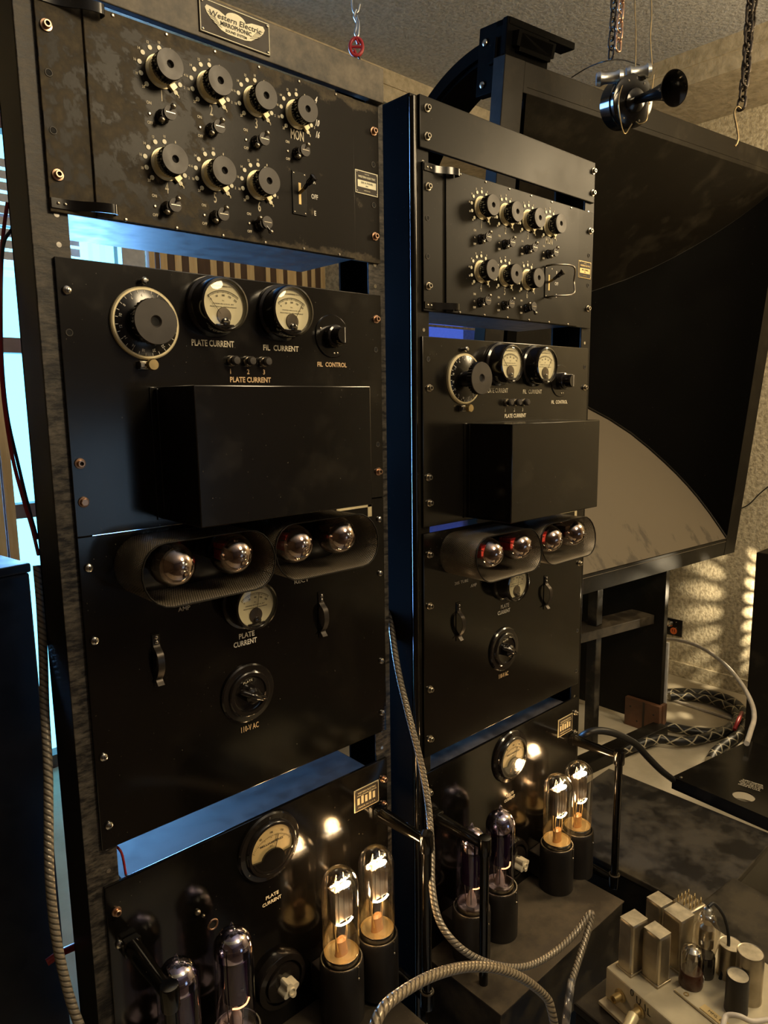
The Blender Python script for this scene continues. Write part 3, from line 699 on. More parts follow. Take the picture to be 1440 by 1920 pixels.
# ------------------------------------------------------------------ triode (standing) tubes
def standing_tube(kind, X, Y, Z, label, group):
    t_ = thing('vacuum_tube', label, 'vacuum tube', (X, Y, Z), None, group)
    t_.scale = (1.15, 1.15, 1.0) if kind == 'glow' else (1.08, 1.08, 1.0)
    UP = (0,0,1)
    b = MB(); b.lathe([(0,-0.004),(0.0240,-0.004),(0.0240,0.003),(0.0232,0.006)], ax=UP, n=36); b.build('tube_base', G('nickel'), t_)
    R = 0.0252
    prof = [(0.0225,0.003),(0.0240,0.010),(R,0.022),(R,0.122)]
    for i in range(1, 9):
        a = PI/2*i/8; prof.append((R*math.cos(a)*1.0, 0.122 + 0.030*math.sin(a)))
    if kind == 'dark':
        prof = prof[:-1] + [(0.0040,0.1525),(0.0026,0.158),(0.0012,0.162),(0,0.163)]
    b = MB(); b.lathe(prof, ax=UP, n=40)
    b.build('glass_envelope', G('tube_glass' if kind == 'glow' else 'violet_glass'), t_, recalc=False)
    if kind == 'glow':
        b = MB(); b.box(-0.0150, 0.0150, -0.0085, 0.0085, 0.068, 0.122, 0, 0.0012)
        for s in (-0.009, 0, 0.009): b.box(s-0.0006, s+0.0006, -0.0092, -0.0084, 0.069, 0.121, 0)
        b.build('plate', G('plate_metal'), t_)
        b = MB()
        for k in range(8):
            x = -0.0125+0.0035*k; z = 0.129 if k % 2 else 0.1335
            b.tube([(x,-0.002,z),(x+0.0035,-0.002,0.129 if z > 0.13 else 0.1335)], 0.0005, 6, 0)
        b.tube([(-0.014,0.002,0.126),(0.014,0.002,0.126)], 0.0011, 8, 1)
        b.sphere((-0.008,-0.004,0.1300), 0.0030, 1, 10, (1.3, 1, 0.9)); b.sphere((0.004,-0.007,0.1255), 0.0052, 1, 12, (1.7, 0.9, 0.75))
        b.build('filament', [G('filament_glow'), G('filament_white')], t_)
        b = MB(); b.tube(smooth_path([(-0.014,-0.0085,0.0690),(-0.007,-0.0100,0.0655),(0,-0.0105,0.0645),(0.007,-0.0100,0.0640),(0.014,-0.0085,0.0655)], 4), 0.0014, 8); b.build('glowing_filament_end', G('filament_white'), t_)
        b = MB()
        for k in range(4):
            a = 2*PI*k/4+0.5; x, y = math.cos(a)*0.009, math.sin(a)*0.006
            b.tube([(x*0.9,y*0.9,0.010),(x*1.5,y,0.045),(x*1.3,y,0.069)], 0.0009, 6, 0)
            b.tube([(x*1.4,y,0.12),(x*0.9,y*0.5,0.1400)], 0.0007, 6, 0)
        b.lathe([(0.0070,0.004),(0.0060,0.016),(0.0060,0.030),(0.0030,0.034),(0,0.034)], ax=UP, n=20, mi=1, sx=1.6)
        b.build('electrode_support', [G('old_brass'), G('amber_stem')], t_)
        b = MB(); b.lathe([(0.0238,0.0095),(0.0222,0.0065),(0,0.006)], ax=UP, n=32); b.build('inner_base_disc', G('old_brass'), t_)
        l = light('tube_glow', 'POINT', (0,0,0), 0.34, (1.0, 0.62, 0.27), 0.012); l.parent = t_; l.location = (0.002, -0.004, 0.134)
        l = light('tube_glow', 'POINT', (0,0,0), 0.06, (1.0, 0.58, 0.25), 0.008); l.parent = t_; l.location = (0, -0.014, 0.058)
    else:
        b = MB(); b.lathe([(0.0165,0.050),(0.0165,0.108),(0.0120,0.112),(0,0.112)], ax=UP, n=26); b.build('plate', G('purple_plate'), t_)
        b = MB(); b.lathe([(R*0.982,0.119),(R*0.975,0.126),(R*0.90,0.135),(R*0.66,0.1450),(R*0.3,0.1505),(0,0.1518)], ax=UP, n=36); b.build('silver_getter', G('getter_mirror'), t_, 'silvered dome top')
        b = MB(); b.lathe([(0.0178,0.114),(0.0172,0.1215)], ax=UP, n=26); b.build('ember_ring', G('red_glass_plate'), t_)
        b = MB(); b.tube(smooth_path([(-0.012,-0.0130,0.047),(-0.004,-0.0165,0.0455),(0.006,-0.0160,0.0450),(0.013,-0.0120,0.0475)], 4), 0.0011, 8); b.build('filament', G('dim_filament'), t_)
        b = MB()
        for k in range(5):
            a = 2*PI*k/5; x, y = math.cos(a)*0.010, math.sin(a)*0.010
            b.tube([(x,y,0.010),(x*1.2,y*1.2,0.050)], 0.0009, 6, 0)
        b.lathe([(0.0090,0.004),(0.0075,0.018),(0.0035,0.030),(0,0.031)], ax=UP, n=20, mi=1)
        b.build('electrode_support', [G('nickel'), G('mica')], t_)
    return t_

def power_amp(X, Y, Z, label, var, place, rackword, zbox):
    u = thing('power_amplifier', label, 'amplifier', (X, Y, Z))
    H = 0.420
    b = MB(); b.box(-0.001, 0.4826, -0.003, 0.0025, -H, 0, 0, 0.0012); b.build('faceplate', G('gloss_enamel'), u)
    b = MB(); b.box(0.022, 0.4440, 0.0025, 0.20, -H+0.01, -0.004, 0, 0.003); b.build('chassis', G('shelf_dust' if var else 'speaker_blue_black'), u)
    # round flush meter
    cx, cz = 0.2410, -0.0530
    b = MB(); b.lathe([(0.0530,0),(0.0530,0.003),(0.0510,0.0055),(0.0440,0.0065),(0.0425,0.0110),(0.0410,0.0125),(0.0370,0.0125),(0.0360,0.0095)], c=(cx,-0.003,cz), n=64)
    for a in (90, 215, 325): b.sphere((cx+math.cos(math.radians(a))*0.0472, -0.0096, cz+math.sin(math.radians(a))*0.0472), 0.0017, 1, 8, (1, .6, 1))
    # lower blanking segment
    seg = [(cx+math.cos(math.radians(a))*0.0362, cz+math.sin(math.radians(a))*0.0362) for a in range(196, 345, 8)]
    seg += [(cx+math.cos(math.radians(a))*0.0190, cz-0.0150+math.sin(math.radians(a))*0.0150) for a in range(10, 171, 16)]
    b.prism(seg, -0.0150, -0.0118, 0)
    mc = b.build('meter_case', [G('bakelite'), G('nickel')], u)
    b = MB(); b.lathe([(0.0362,0),(0,0)], c=(cx,-0.0118,cz), n=48, mi=0); yt = -0.0121
    zc = cz-0.022; Ra = 0.0430
    for i in range(31):
        a = math.radians(140-100*i/30); M = Matrix.Translation((cx, yt, zc)) @ Matrix.Rotation(-a, 4, 'Y'); b.box(Ra-(0.004 if i % 5 == 0 else 0.002), Ra, -0.0001, 0.0001, -0.0002, 0.0002, 1, 0, M)
    for i, s in enumerate(('0','50','100','150','200')):
        a = math.radians(136-92*i/4); put_text(b, s, cx+math.cos(a)*0.0475, zc+math.sin(a)*0.0475, 0.0034, yt, rot=a-PI/2, mi=1, bold=0.0)
    put_text(b, 'MILLIAMPERES', cx, cz+0.0095, 0.0034, yt, width=0.040, mi=1, bold=0.01); put_text(b, 'D.C.', cx, cz+0.0045, 0.0028, yt, mi=1, bold=0.0)
    b.build('dial_face', [G('dial_yellow'), G('ink_dark')], mc)
    a = math.radians(74); b = MB(); b.tube([(cx+math.cos(a)*0.02, yt-0.001, zc+math.sin(a)*0.02), (cx+math.cos(a)*0.0425, yt-0.001, zc+math.sin(a)*0.0425)], 0.0005, 6); b.build('needle', G('ink_dark'), mc)
    b = MB(); b.lathe([(0.0362,0.0),(0.02,0.001),(0,0.0014)], c=(cx,-0.0148,cz), n=40); b.build('meter_glass', G('meter_glass'), mc, recalc=False)
    L = MB(); put_text(L, 'PLATE', 0.2435, -0.1360, 0.0056, width=0.0230); put_text(L, 'CURRENT', 0.2425, -0.1455, 0.0056, width=0.0340); L.build('lettering', G('ink_cream'), u)
    # maker plate
    b = MB(); b.box(0.4078, 0.4620, -0.0040, -0.003, -0.0720, -0.0325, 0, 0.0004); b.box(0.4093, 0.4605, -0.0043, -0.0039, -0.0705, -0.0340, 1)
    put_text(b, 'WESTERN ELECTRIC', 0.4350, -0.0400, 0.0030, -0.0046, width=0.040, mi=0, bold=0.01); put_text(b, 'MFD UNDER LICENSE', 0.4350, -0.0445, 0.0024, -0.0046, width=0.042, mi=0, bold=0.0)
    for i in range(5): b.box(0.4140+0.0085*i, 0.4190+0.0085*i, -0.0046, -0.0042, -0.0600, -0.0485+(0.002 if i % 2 else 0), 0)
    put_text(b, 'MADE IN U.S.A.', 0.4350, -0.0655, 0.0026, -0.0046, width=0.038, mi=0, bold=0.0)
    for x in (0.4105, 0.4593):
        for z in (-0.0350, -0.0695): b.sphere((x, -0.0048, z), 0.0013, 2, 8, (1, .5, 1))
    b.build('maker_plate', [G('pale_brass'), G('ink_dark'), G('nickel')], u)
    if not var:
        b = MB(); b.torus((0.1439,-0.0035,-0.1300), F, 0.0072, 0.0014, 24, 6, 0); b.cyl((0.1439,-0.003,-0.1300), F, 0.0070, 0.0004, 20, 1); b.build('cable_hole', [G('bolt_copper'), G('dark_hole')], u, 'hole ringed in bare copper')
        b = MB(); b.sphere((0.1215,-0.0045,-0.0985), 0.0042, 0, 14, (1, .8, 1)); b.sphere((0.1300,-0.0035,-0.1090), 0.0024, 0, 10, (1, .8, 1)); b.build('rivet', G('nickel'), u)
    for k, x, z in (('copper', 0.0118, -0.0385), ('silver', 0.0120, -0.0850), ('copper', 0.4738, -0.0365), ('copper', 0.4734, -0.0825)):
        bolt(k if not var else 'cap', x, z, u)
    # guard handles
    for x in (0.0255, 0.4605):
        zt, zb = -0.0915, -0.3735
        b = MB()
        for z in (zt, zb):
            b.box(x-0.0115, x+0.0115, -0.0150, -0.003, z-0.0115, z+0.0115, 0, 0.002)
            b.lathe([(0.0118,0),(0.0108,0.03),(0.0084,0.085),(0.0086,0.096),(0.0086,0.104)], c=(x,-0.0145,z), n=20, mi=0)
            b.lathe([(0.0108,-0.016),(0.0114,-0.014),(0.0114,0.012),(0.0106,0.0145),(0,0.0150)], c=(x,-0.1180,z), ax=(0,0,1), n=22, mi=0)
        b.cyl((x,-0.118,zb+0.012), (0,0,1), 0.0080, zt-zb-0.024, 16, 0)
        b.torus((x,-0.118,zb+0.0135), (0,0,1), 0.0100, 0.0018, 22, 6, 1)
        b.build('guard_handle', [G('gloss_enamel'), G('nickel')], u)
    # sockets
    for i, x in enumerate((0.0620, 0.1430, 0.3300, 0.4050)):
        b = MB(); b.lathe([(0,-0.100),(0.0345,-0.100),(0.0345,-0.010),(0.0340,-0.002),(0.0330,0.0),(0.0305,0.0),(0.0300,-0.0055),(0,-0.0055)], c=(x,-0.0590,-0.2560), ax=(0,0,1), n=36)
        b.box(x-0.020, x+0.020, -0.034, -0.003, -0.340, -0.290, 0, 0.002)
        so = b.build('tube_socket', G('socket_black'), u)
        b = MB(); b.torus((x,-0.0590,-0.2565), (0,0,1), 0.0318, 0.0014, 32, 6, 0); b.box(x+0.0045, x+0.0060, -0.0940, -0.0925, -0.276, -0.256, 0); b.sphere((x+0.0052,-0.0938,-0.276), 0.0022, 0, 8); b.build('socket_ring', G('nickel'), so)
        standing_tube('glow' if i > 1 else 'dark', X+x, Y-0.0590, Z-0.2560, place[i], 'upright tubes on the ' + rackword + ' power amplifier')
    # rheostat with ceramic knob
    b = MB(); b.lathe([(0.0440,0),(0.0440,0.010),(0.0420,0.014),(0.0340,0.016),(0.0325,0.012),(0.0300,0.012),(0.0290,0.017),(0.0230,0.019),(0,0.019)], c=(0.2480,-0.003,-0.2780), n=48); rh = b.build('rheostat', G('bakelite'), u)
    b = MB(); c = (0.2480,-0.022,-0.2780); pts = []
    for i in range(40):
        a = 2*PI*i/40; r = 0.0118 + 0.0030*math.cos(4*a); pts.append((c[0]+r*math.cos(a+0.4), c[2]+r*math.sin(a+0.4)))
    b.prism(pts, -0.040, -0.022, 0); b.lathe([(0.0062,0.0),(0.0062,0.003),(0.0045,0.003),(0.0042,0.001),(0,0.001)], c=(c[0],-0.040,c[2]), n=20, mi=0)
    b.build('ceramic_knob', G('white_ceramic'), rh, 'cream fluted ceramic knob')
    # projecting transformer shelf
    b = MB(); b.box(-0.002 if var else 0.0, 0.388 if var else 0.415, -0.178, -0.003, zbox-0.14, zbox-0.003, 0, 0.002); b.box(-0.004 if var else 0.0, 0.390 if var else 0.417, -0.180, -0.003, zbox-0.003, zbox, 1, 0.0006)
    b.build('front_housing', [G('dusty_black'), G('shelf_dust')], u)
    return u

# ------------------------------------------------------------------ racks
def rack(X, Y, label, ztop, kind, mat, zh0, zh1, hx0, hx1):
    r = thing('equipment_rack', label, 'rack', (X, Y, -1.5))
    o = 1.5
    for s, x0, x1, web in (('l', -0.0200, 0.0200, -0.0200), ('r', 0.4630, 0.4960, 0.4960)):
        b = MB()
        b.box(x0, x1, 0.0016, 0.0050, 0.0, ztop+o, 0, 0.0008)
        w0, w1 = (web, web+0.004) if s == 'l' else (web-0.004, web)
        b.box(w0, w1, 0.0030, 0.0740, 0.0, ztop+o, 1)
        b.box(x0, x1, 0.0700, 0.0740, 0.0, ztop+o, 1)
        z = 0.05
        hxx = 0.0075 if s == 'l' else 0.4755
        for k in range(60):
            zz = 0.06 + 0.0316*k
            if zz > ztop+o-0.03: break
            b.cyl((hxx, 0.0018, zz), F, 0.0030, 0.0006, 10, 2)
        b.build('upright', [G(mat), G('satin_black'), G('bolt_silver')], r)
    b = MB(); b.box(-0.03, 0.506, -0.10, 0.20, 0.0, 0.02, 0, 0.003); b.build('base_plate', G('satin_black'), r)
    b = MB(); b.box(-0.019, 0.495, 0.004, 0.073, ztop+o-0.005, ztop+o+0.001, 0, 0.001); b.build('top_plate', G('satin_black'), r)
    return r

r1 = rack(0, 0, 'left tall black steel relay rack with scratched front edge, nearest the window', 0.322, 0, 'scratched_steel', 0, 0, 0, 0)
b = MB(); b.box(-0.019, 0.4890, -0.0090, 0.0025, 1.5+0.2755, 1.5+0.3235, 0, 0.0012); hd = b.build('header_bar', G('aged_header'), r1)
b = MB(); b.box(0.1873, 0.2880, -0.0110, -0.0088, 1.5+0.2812, 1.5+0.3203, 0, 0.0006)
for z in (0.2826, 0.3189): b.box(0.1887, 0.2866, -0.0114, -0.0109, 1.5+z-0.0004, 1.5+z+0.0004, 1)
for x in (0.1887, 0.2866): b.box(x-0.0004, x+0.0004, -0.0114, -0.0109, 1.5+0.2822, 1.5+0.3193, 1)
bx, bz = 0.2376, 1.5+0.3008
wing = []
for a in range(0, 181, 12): wing.append((bx+0.014*math.cos(math.radians(a)), bz+0.0075+0.0072*math.sin(math.radians(a))))
left = [(-0.0230,0.0110),(-0.0400,0.0125),(-0.0425,0.0090),(-0.0400,0.0040),(-0.0350,-0.0010),(-0.0280,-0.0055),(-0.0210,-0.0100),(-0.0120,-0.0120)]
wing += [(bx+x, bz+z) for x, z in left] + [(bx-x, bz+z) for x, z in reversed(left)]
b.prism(wing, -0.0116, -0.0108, 1)
for s in (-1, 1):
    for k in range(5):
        x0 = 0.024+0.0035*k
        b.tube([(bx+s*(0.020+0.002*k), -0.0118, bz-0.0070+0.0020*k), (bx+s*(0.033+0.0015*k), -0.0118, bz-0.0045+0.0026*k)], 0.00022, 4, 2)
put_text(b, 'Western Electric', bx, bz+0.0048, 0.0066, -0.0119, width=0.0740, mi=2, bold=0.008, shear=0.15)
put_text(b, 'MIRROPHONIC', bx, bz-0.0026, 0.0050, -0.0119, width=0.0440, mi=2, bold=0.02)
put_text(b, 'SOUND SYSTEM', bx, bz-0.0088, 0.0030, -0.0119, width=0.0300, mi=2, bold=0.01)
for x in (0.1912, 0.2842):
    for z in (0.2852, 0.3163): b.sphere((x, -0.0115, 1.5+z), 0.0019, 3, 10, (1, .5, 1))
b.build('badge_plate', [G('ink_dark'), G('plate_ivory'), G('ink_dark'), G('nickel')], hd, 'winged ivory emblem plate lettered Western Electric Mirrophonic Sound System')

X2, Y2 = 0.5465, -0.0273
r2 = rack(X2, Y2, 'right black steel rack with smooth glossy sides, in front of the big horn', 0.296, 1, 'satin_black', 0, 0, 0, 0)
b = MB(); b.box(-0.0215, -0.0190, 0.004, 0.0735, 0.0, 1.5+0.294, 0, 0.0008); b.box(0.496, 0.4985, 0.004, 0.0735, 0.0, 1.5+0.294, 0, 0.0008); b.build('side_cover', G('shaded_black'), r2)
b = MB(); b.tube([(-0.0165,-0.0005,0.0),(-0.0165,-0.0005,1.5+0.290)], 0.0055, 14, 0)
b.build('edge_tube', G('gloss_enamel'), r2)
b = MB(); b.box(-0.004, 0.4880, -0.0035, 0.0016, 1.5+0.2212, 1.5+0.2968, 0, 0.0015)
b.box(-0.004, 0.4880, -0.0035, 0.030, 1.5+0.2940, 1.5+0.2972, 0, 0.0012)
hb = b.build('header_panel', G('satin_black'), r2)
for x in (0.0110, 0.4800):
    for z in (0.2800, 0.2395): link('bolt', BOLT['cap'], hb, None, (x, -0.0035, 1.5+z))

mixer(0, 0, 0.2705, 'worn brown-black mixer panel with seven knobs at top of left rack', True, False)
control_amp(0, 0, 0.0, 'black panel with two meters and projecting box, middle of left rack', 0)
P1 = ['silver-ended bulb at far left of left rack hoods', 'silver-ended bulb with red glow, second in left rack hoods',
      'red-lit bulb in the left part of right hood on left rack', 'silver-ended bulb, rightmost in left rack hoods']
P2 = ['small bulb glowing red, leftmost behind mesh of right rack hood', 'red-lit smoked bulb facing out of the right rack left hood',
      'bulb half hidden by mesh, left in right rack right hood', 'dark bulb with silver end, rightmost in right rack hoods']
rectifier(0, 0, -0.3145, 'glossy black rectifier panel with mesh hoods on left rack', 0, P1, 'left')
power_amp(0, 0, -0.7630, 'power amplifier with glowing tubes at bottom of left rack', 0,
  ['dark tube with silvered dome behind handle, bottom left of left rack', 'tall violet tube with silvered dome, left rack beside white knob',
   'glowing clear tube nearer the meter on left rack', 'glowing clear tube at right end of left rack amplifier'], 'left', -0.3640)
mixer(X2+0.003, Y2, 0.2030, 'clean black mixer panel with seven knobs on right rack', False, True)
control_amp(X2, Y2, -0.0600, 'black panel with two meters and deep box on right rack', 1)
rectifier(X2, Y2, -0.3800, 'glossy black rectifier panel with mesh hoods on right rack', 1, P2, 'right')
power_amp(X2, Y2, -0.8080, 'power amplifier with glowing tubes low on right rack', 1,
  ['violet tube partly behind handle, leftmost on right rack amplifier', 'violet tube with silvered dome beside white knob, right rack',
   'glowing clear tube nearer the meter on right rack', 'glowing clear tube at right end of right rack amplifier'], 'right', -0.3520)

# ------------------------------------------------------------------ room shell
def struct(name, mb, mt, parent=None, **k):
    o = mb.build(name, mt, parent, **k)
    if parent is None: o['kind'] = 'structure'
    return o
ZF, ZC = -1.5, 1.143
b = MB(); b.box(-2.1, 3.1, -3.6, 1.95, ZF-0.1, ZF, 0); struct('floor', b, G('floor_board'))
b = MB(); b.box(-2.1, 3.1, -3.6, 1.95, ZC, ZC+0.1, 0); struct('ceiling', b, G('ceiling_stucco'))
b = MB(); b.box(3.0, 3.1, -3.6, 1.95, ZF, ZC, 0); struct('wall_right', b, G('wall_stucco'))
b = MB(); b.box(-2.1, -2.0, -3.6, 1.95, ZF, ZC, 0); struct('wall_left', b, G('dark_panelling'))
b = MB(); b.box(-2.0, 1.0, -3.6, -3.5, ZF, ZC, 0); b.box(1.72, 3.0, -3.6, -3.5, ZF, ZC, 0); b.box(1.0, 1.72, -3.6, -3.5, ZF, -1.05, 0); b.box(1.0, 1.72, -3.6, -3.5, -0.30, ZC, 0); struct('wall_front', b, G('dark_panelling'))
b = MB(); b.box(0.99, 1.73, -3.55, -3.50, -1.08, -1.05, 0); b.box(0.99, 1.73, -3.55, -3.50, -0.30, -0.27, 0); w = struct('window_2', b, G('brown_frame'))
b = MB(); b.box(1.0, 1.72, -3.56, -3.555, -1.05, -0.30, 0); b.build('window_pane', G('tinted_pane'), w)
b = MB(); b.box(0.92, 2.44, 1.82, 1.95, ZF, ZC, 0); b.box(2.90, 3.0, 1.82, 1.95, ZF, ZC, 0); b.box(2.44, 2.90, 1.82, 1.95, ZF, 0.05, 0); b.box(2.44, 2.90, 1.82, 1.95, 0.45, ZC, 0); b.box(-2.0, 0.28, 1.82, 1.95, ZF, ZC, 0); b.box(0.28, 0.92, 1.82, 1.95, 0.80, ZC, 0)
struct('wall_back', b, G('wall_stucco'))
b = MB(); b.box(2.5791, 3.0, -3.5, 1.82, 1.022, ZC, 0); b.box(2.573, 2.58, -3.5, 1.40, 1.086, ZC, 0); struct('trim_1', b, G('beam_stucco'))
b = MB(); b.box(0.2, 2.5791, 1.40, 1.82, 1.022, ZC, 0); b.box(0.2, 2.5791, 1.394, 1.401, 1.086, ZC, 0); struct('trim_2', b, G('beam_stucco'))
b = MB(); b.box(2.985, 3.0, -3.5, 1.82, ZF, ZF+0.07, 0, 0.002); struct('baseboard_right', b, G('wall_stucco'))
b = MB(); b.box(-1.9, 2.6, -3.4, -0.98, ZF, ZF+0.012, 0, 0.003); o = b.build('added_dark_mat', G('dark_panelling')); tag(o, 'unseen dark brown mat added on the floor to darken panel reflections', 'added_dark_mat')  # unseen mat, added so the glossy lower panels reflect something dark
# window
b = MB()
for x in (0.28, 0.86): b.box(x, x+0.055, 1.83, 1.90, ZF, 0.80, 0)
for z in (ZF, -0.55, 0.02, 0.44, 0.74): b.box(0.28, 0.92, 1.835, 1.895, z, z+0.05, 0)
w = struct('window_1', b, G('brown_frame'))
b = MB(); b.box(0.30, 0.90, 1.868, 1.872, ZF+0.04, 0.76, 0); b.build('window_pane', G('window_glass'), w)

b = MB(); b.box(2.42, 2.92, 1.81, 1.83, 0.03, 0.05, 0); b.box(2.42, 2.92, 1.81, 1.83, 0.225, 0.235, 0); b.box(2.42, 2.92, 1.81, 1.83, 0.45, 0.47, 0); w = struct('added_blue_opening', b, G('wall_stucco'))  # added opening with tinted pane, stands in for blue light on the back wall
b = MB(); b.box(2.44, 2.90, 1.86, 1.864, 0.05, 0.45, 0); b.build('window_pane', G('blue_glow_pane'), w)
# slatted wood screens
def slat_screen(x0, x1, y, z0, z1, label, plain=False):
    b = MB(); x = x0; rnd = random.Random(int(x0*100)+5); k = 0
    while x < x1:
        w_ = rnd.choice((0.022, 0.034, 0.028, 0.045)) if k % 2 == 0 else rnd.choice((0.026, 0.05, 0.018))
        if plain: w_ = 0.034 if k % 2 == 0 else 0.005
        b.box(x, min(x+w_, x1)-0.002, y, y+0.02+(0.008 if k % 2 == 0 else 0), z0, z1, k % 2); x += w_; k += 1
    o = b.build('slatted_screen', [G('slat_tan'), G('slat_brown')]); tag(o, label, 'screen'); return o
slat_screen(0.84, 1.60, 1.56, -1.5, 0.52, 'tan and brown striped wooden slat screen behind left rack')
slat_screen(0.02, 0.362, 1.60, -1.5, 0.03, 'short tan slat screen at left picture edge by window', True)
b = MB(); b.box(0.755, 0.835, 1.58, 1.62, -1.5, 0.5, 0, 0.003); o = b.build('screen_post', G('white_paint')); tag(o, 'pale upright post beside the striped screen behind left rack', 'post')
b = MB()
for k in range(9): b.box(-0.30, 0.66, 1.70, 1.706, 0.30+0.035*k, 0.325+0.035*k, 0)
o = b.build('window_blind', G('white_paint')); tag(o, 'white horizontal blind across the upper window', 'blind')

# ceiling lamps (the room's own): small pendants carrying the two warm lights
for (x, y, z), lb in (((0.75, -1.35, 0.72), 'small pendant lamp above and behind the camera'), ((2.35, -0.95, 0.70), 'small pendant lamp near the right wall')):
    t_ = thing('pendant_lamp', lb, 'ceiling lamp', (x, y, ZC))
    b = MB(); b.cyl((0,0,-0.02), (0,0,1), 0.05, 0.02, 28); b.tube([(0,0,-0.02), (0,0,z-ZC+0.28)], 0.004, 8); b.build('cord', G('wire_black'), t_)
    b = MB(); b.lathe([(0.025,0.29),(0.028,0.25),(0.028,0.24)], c=(0,0,z-ZC), ax=(0,0,1), n=24); b.build('lamp_holder', G('white_paint'), t_)

# ------------------------------------------------------------------ big wooden horn
HX = Vector((0.994297, -0.106010, 0.011600)); HU = -Vector((0.0226589, 0.103715, -0.994349)); HN = HU.cross(HX); HN = HN if HN.y > 0 else -HN
HO = Vector((2.8344, 0.3519, -0.82))
hr = Matrix((HX, HN, HU)).transposed()
horn = thing('horn_loudspeaker', 'huge black wooden horn loudspeaker mouth leaning against the right corner', 'loudspeaker', HO, hr.to_euler())
WX, HZ = -1.567, 1.534
b = MB(); T_ = 0.042
b.box(WX, WX+0.072, 0, T_, 0, HZ, 0, 0.002); b.box(-0.085, 0, 0, T_, 0, HZ, 0, 0.002)
b.box(WX+0.072, -0.085, 0.001, T_, HZ-0.072, HZ, 0, 0.002); b.box(WX+0.072, -0.085, 0.001, T_, 0, 0.074, 0, 0.002)
b.build('mouth_frame', G('horn_black'), horn)
prof = [(0.0,-0.085),(0.04,-0.092),(0.08,-0.102),(0.13,-0.122),(0.17,-0.145),(0.21,-0.175),(0.25,-0.212),(0.30,-0.265),(0.35,-0.330),(0.40,-0.420),(0.45,-0.540),(0.50,-0.690)]
zfl = lambda d: 0.076 + 1.15*d
zcl = lambda d: 1.462 - 0.90*d if d < 0.35 else 1.462 - 0.315 - 0.95*(d-0.35)
b = MB()
for (d0, a0), (d1, a1) in zip(prof, prof[1:]):
    b.quad((WX-a0, d0, zfl(d0)), (a0, d0, zfl(d0)), (a1, d1, zfl(d1)), (WX-a1, d1, zfl(d1)))
    b.quad((WX-a0, d0, zfl(d0)-0.015), (a0, d0, zfl(d0)-0.015), (a1, d1, zfl(d1)-0.015), (WX-a1, d1, zfl(d1)-0.015))
b.build('horn_floor', G('dusty_horn_floor'), horn, 'dusty grey-beige lower flare of the horn', recalc=False, ang=1.5)
b = MB()
for (d0, a0), (d1, a1) in zip(prof, prof[1:]):
    b.quad((WX-a0, d0, zcl(d0)), (a0, d0, zcl(d0)), (a1, d1, zcl(d1)), (WX-a1, d1, zcl(d1)))
    b.quad((WX-a0, d0, zcl(d0)+0.015), (a0, d0, zcl(d0)+0.015), (a1, d1, zcl(d1)+0.015), (WX-a1, d1, zcl(d1)+0.015))
b.build('horn_roof', G('horn_black'), horn, recalc=False, ang=1.5)
for s in (0, 1):
    b = MB()
    for (d0, a0), (d1, a1) in zip(prof, prof[1:]):
        for off in (0, 0.015):
            x0, x1 = (a0+off, a1+off) if s else (WX-a0-off, WX-a1-off)
            b.quad((x0, d0, zfl(d0)), (x1, d1, zfl(d1)), (x1, d1, zcl(d1)), (x0, d0, zcl(d0)))
    b.build('horn_side', G('shaded_black'), horn, recalc=False, ang=1.5)
b = MB(); b.tube([(a-0.004, d, zfl(d)+0.003) for d, a in prof], 0.0060, 8); b.build('corner_bead', G('satin_black'), horn)
b = MB(); b.tube([(a-0.002, d, zcl(d)-0.002) for d, a in prof], 0.0022, 8)
b.build('corner_bead', G('satin_black'), horn)
b = MB(); b.box(WX+0.60, -0.60, 0.48, 0.52, 0.60, 1.05, 0); b.build('throat_board', G('horn_black'), horn)
# curled duct at the back of the horn
b = MB(); ring = []
for i in range(0, 25):
    a = math.radians(100 - 3.4*i); ring.append((0.10+0.47*math.cos(a), 1.14+0.47*math.sin(a)))
inn = [(0.10+0.430*math.cos(math.radians(100-3.4*i)), 1.14+0.430*math.sin(math.radians(100-3.4*i))) for i in range(24, -1, -1)]
M90 = Matrix(((0,1,0,0),(1,0,0,0),(0,0,1,0),(0,0,0,1)))   # profile plane (depth, up) swept across the width
b.prism(ring+inn, WX+0.072, WX+0.19, 0, M90)
b.build('throat_duct', G('shaded_black'), horn)
b = MB(); ring2 = [(0.10+0.474*math.cos(math.radians(100-3.4*i)), 1.14+0.474*math.sin(math.radians(100-3.4*i))) for i in range(25)] + [(0.10+0.440*math.cos(math.radians(100-3.4*i)), 1.14+0.440*math.sin(math.radians(100-3.4*i))) for i in range(24, -1, -1)]
b.prism(ring2, WX+0.060, WX+0.200, 0, M90); b.build('duct_edge', G('shaded_black'), horn)
b = MB(); b.box(WX+0.045, WX+0.073, 0.045, 0.150, 1.475, 1.640, 0, 0.003); b.box(WX+0.045, WX+0.30, 0.040, 0.090, 1.622, 1.640, 0, 0.003); b.box(WX+0.040, WX+0.20, 0.042, 0.060, 1.475, 1.64, 0, 0.003)
for z in (1.60, 1.50): b.sphere((WX+0.043, 0.125-0.0*z, z), 0.009, 1, 12, (.5, 1, 1))
b.tube([(WX+0.042,0.10,1.545),(WX+0.042,0.05,1.55)], 0.006, 8, 0); b.tube([(WX+0.042,0.08,1.52),(WX+0.042,0.08,1.60)], 0.004, 8, 0)
b.build('corner_bracket', [G('shaded_black'), G('nickel')], horn)

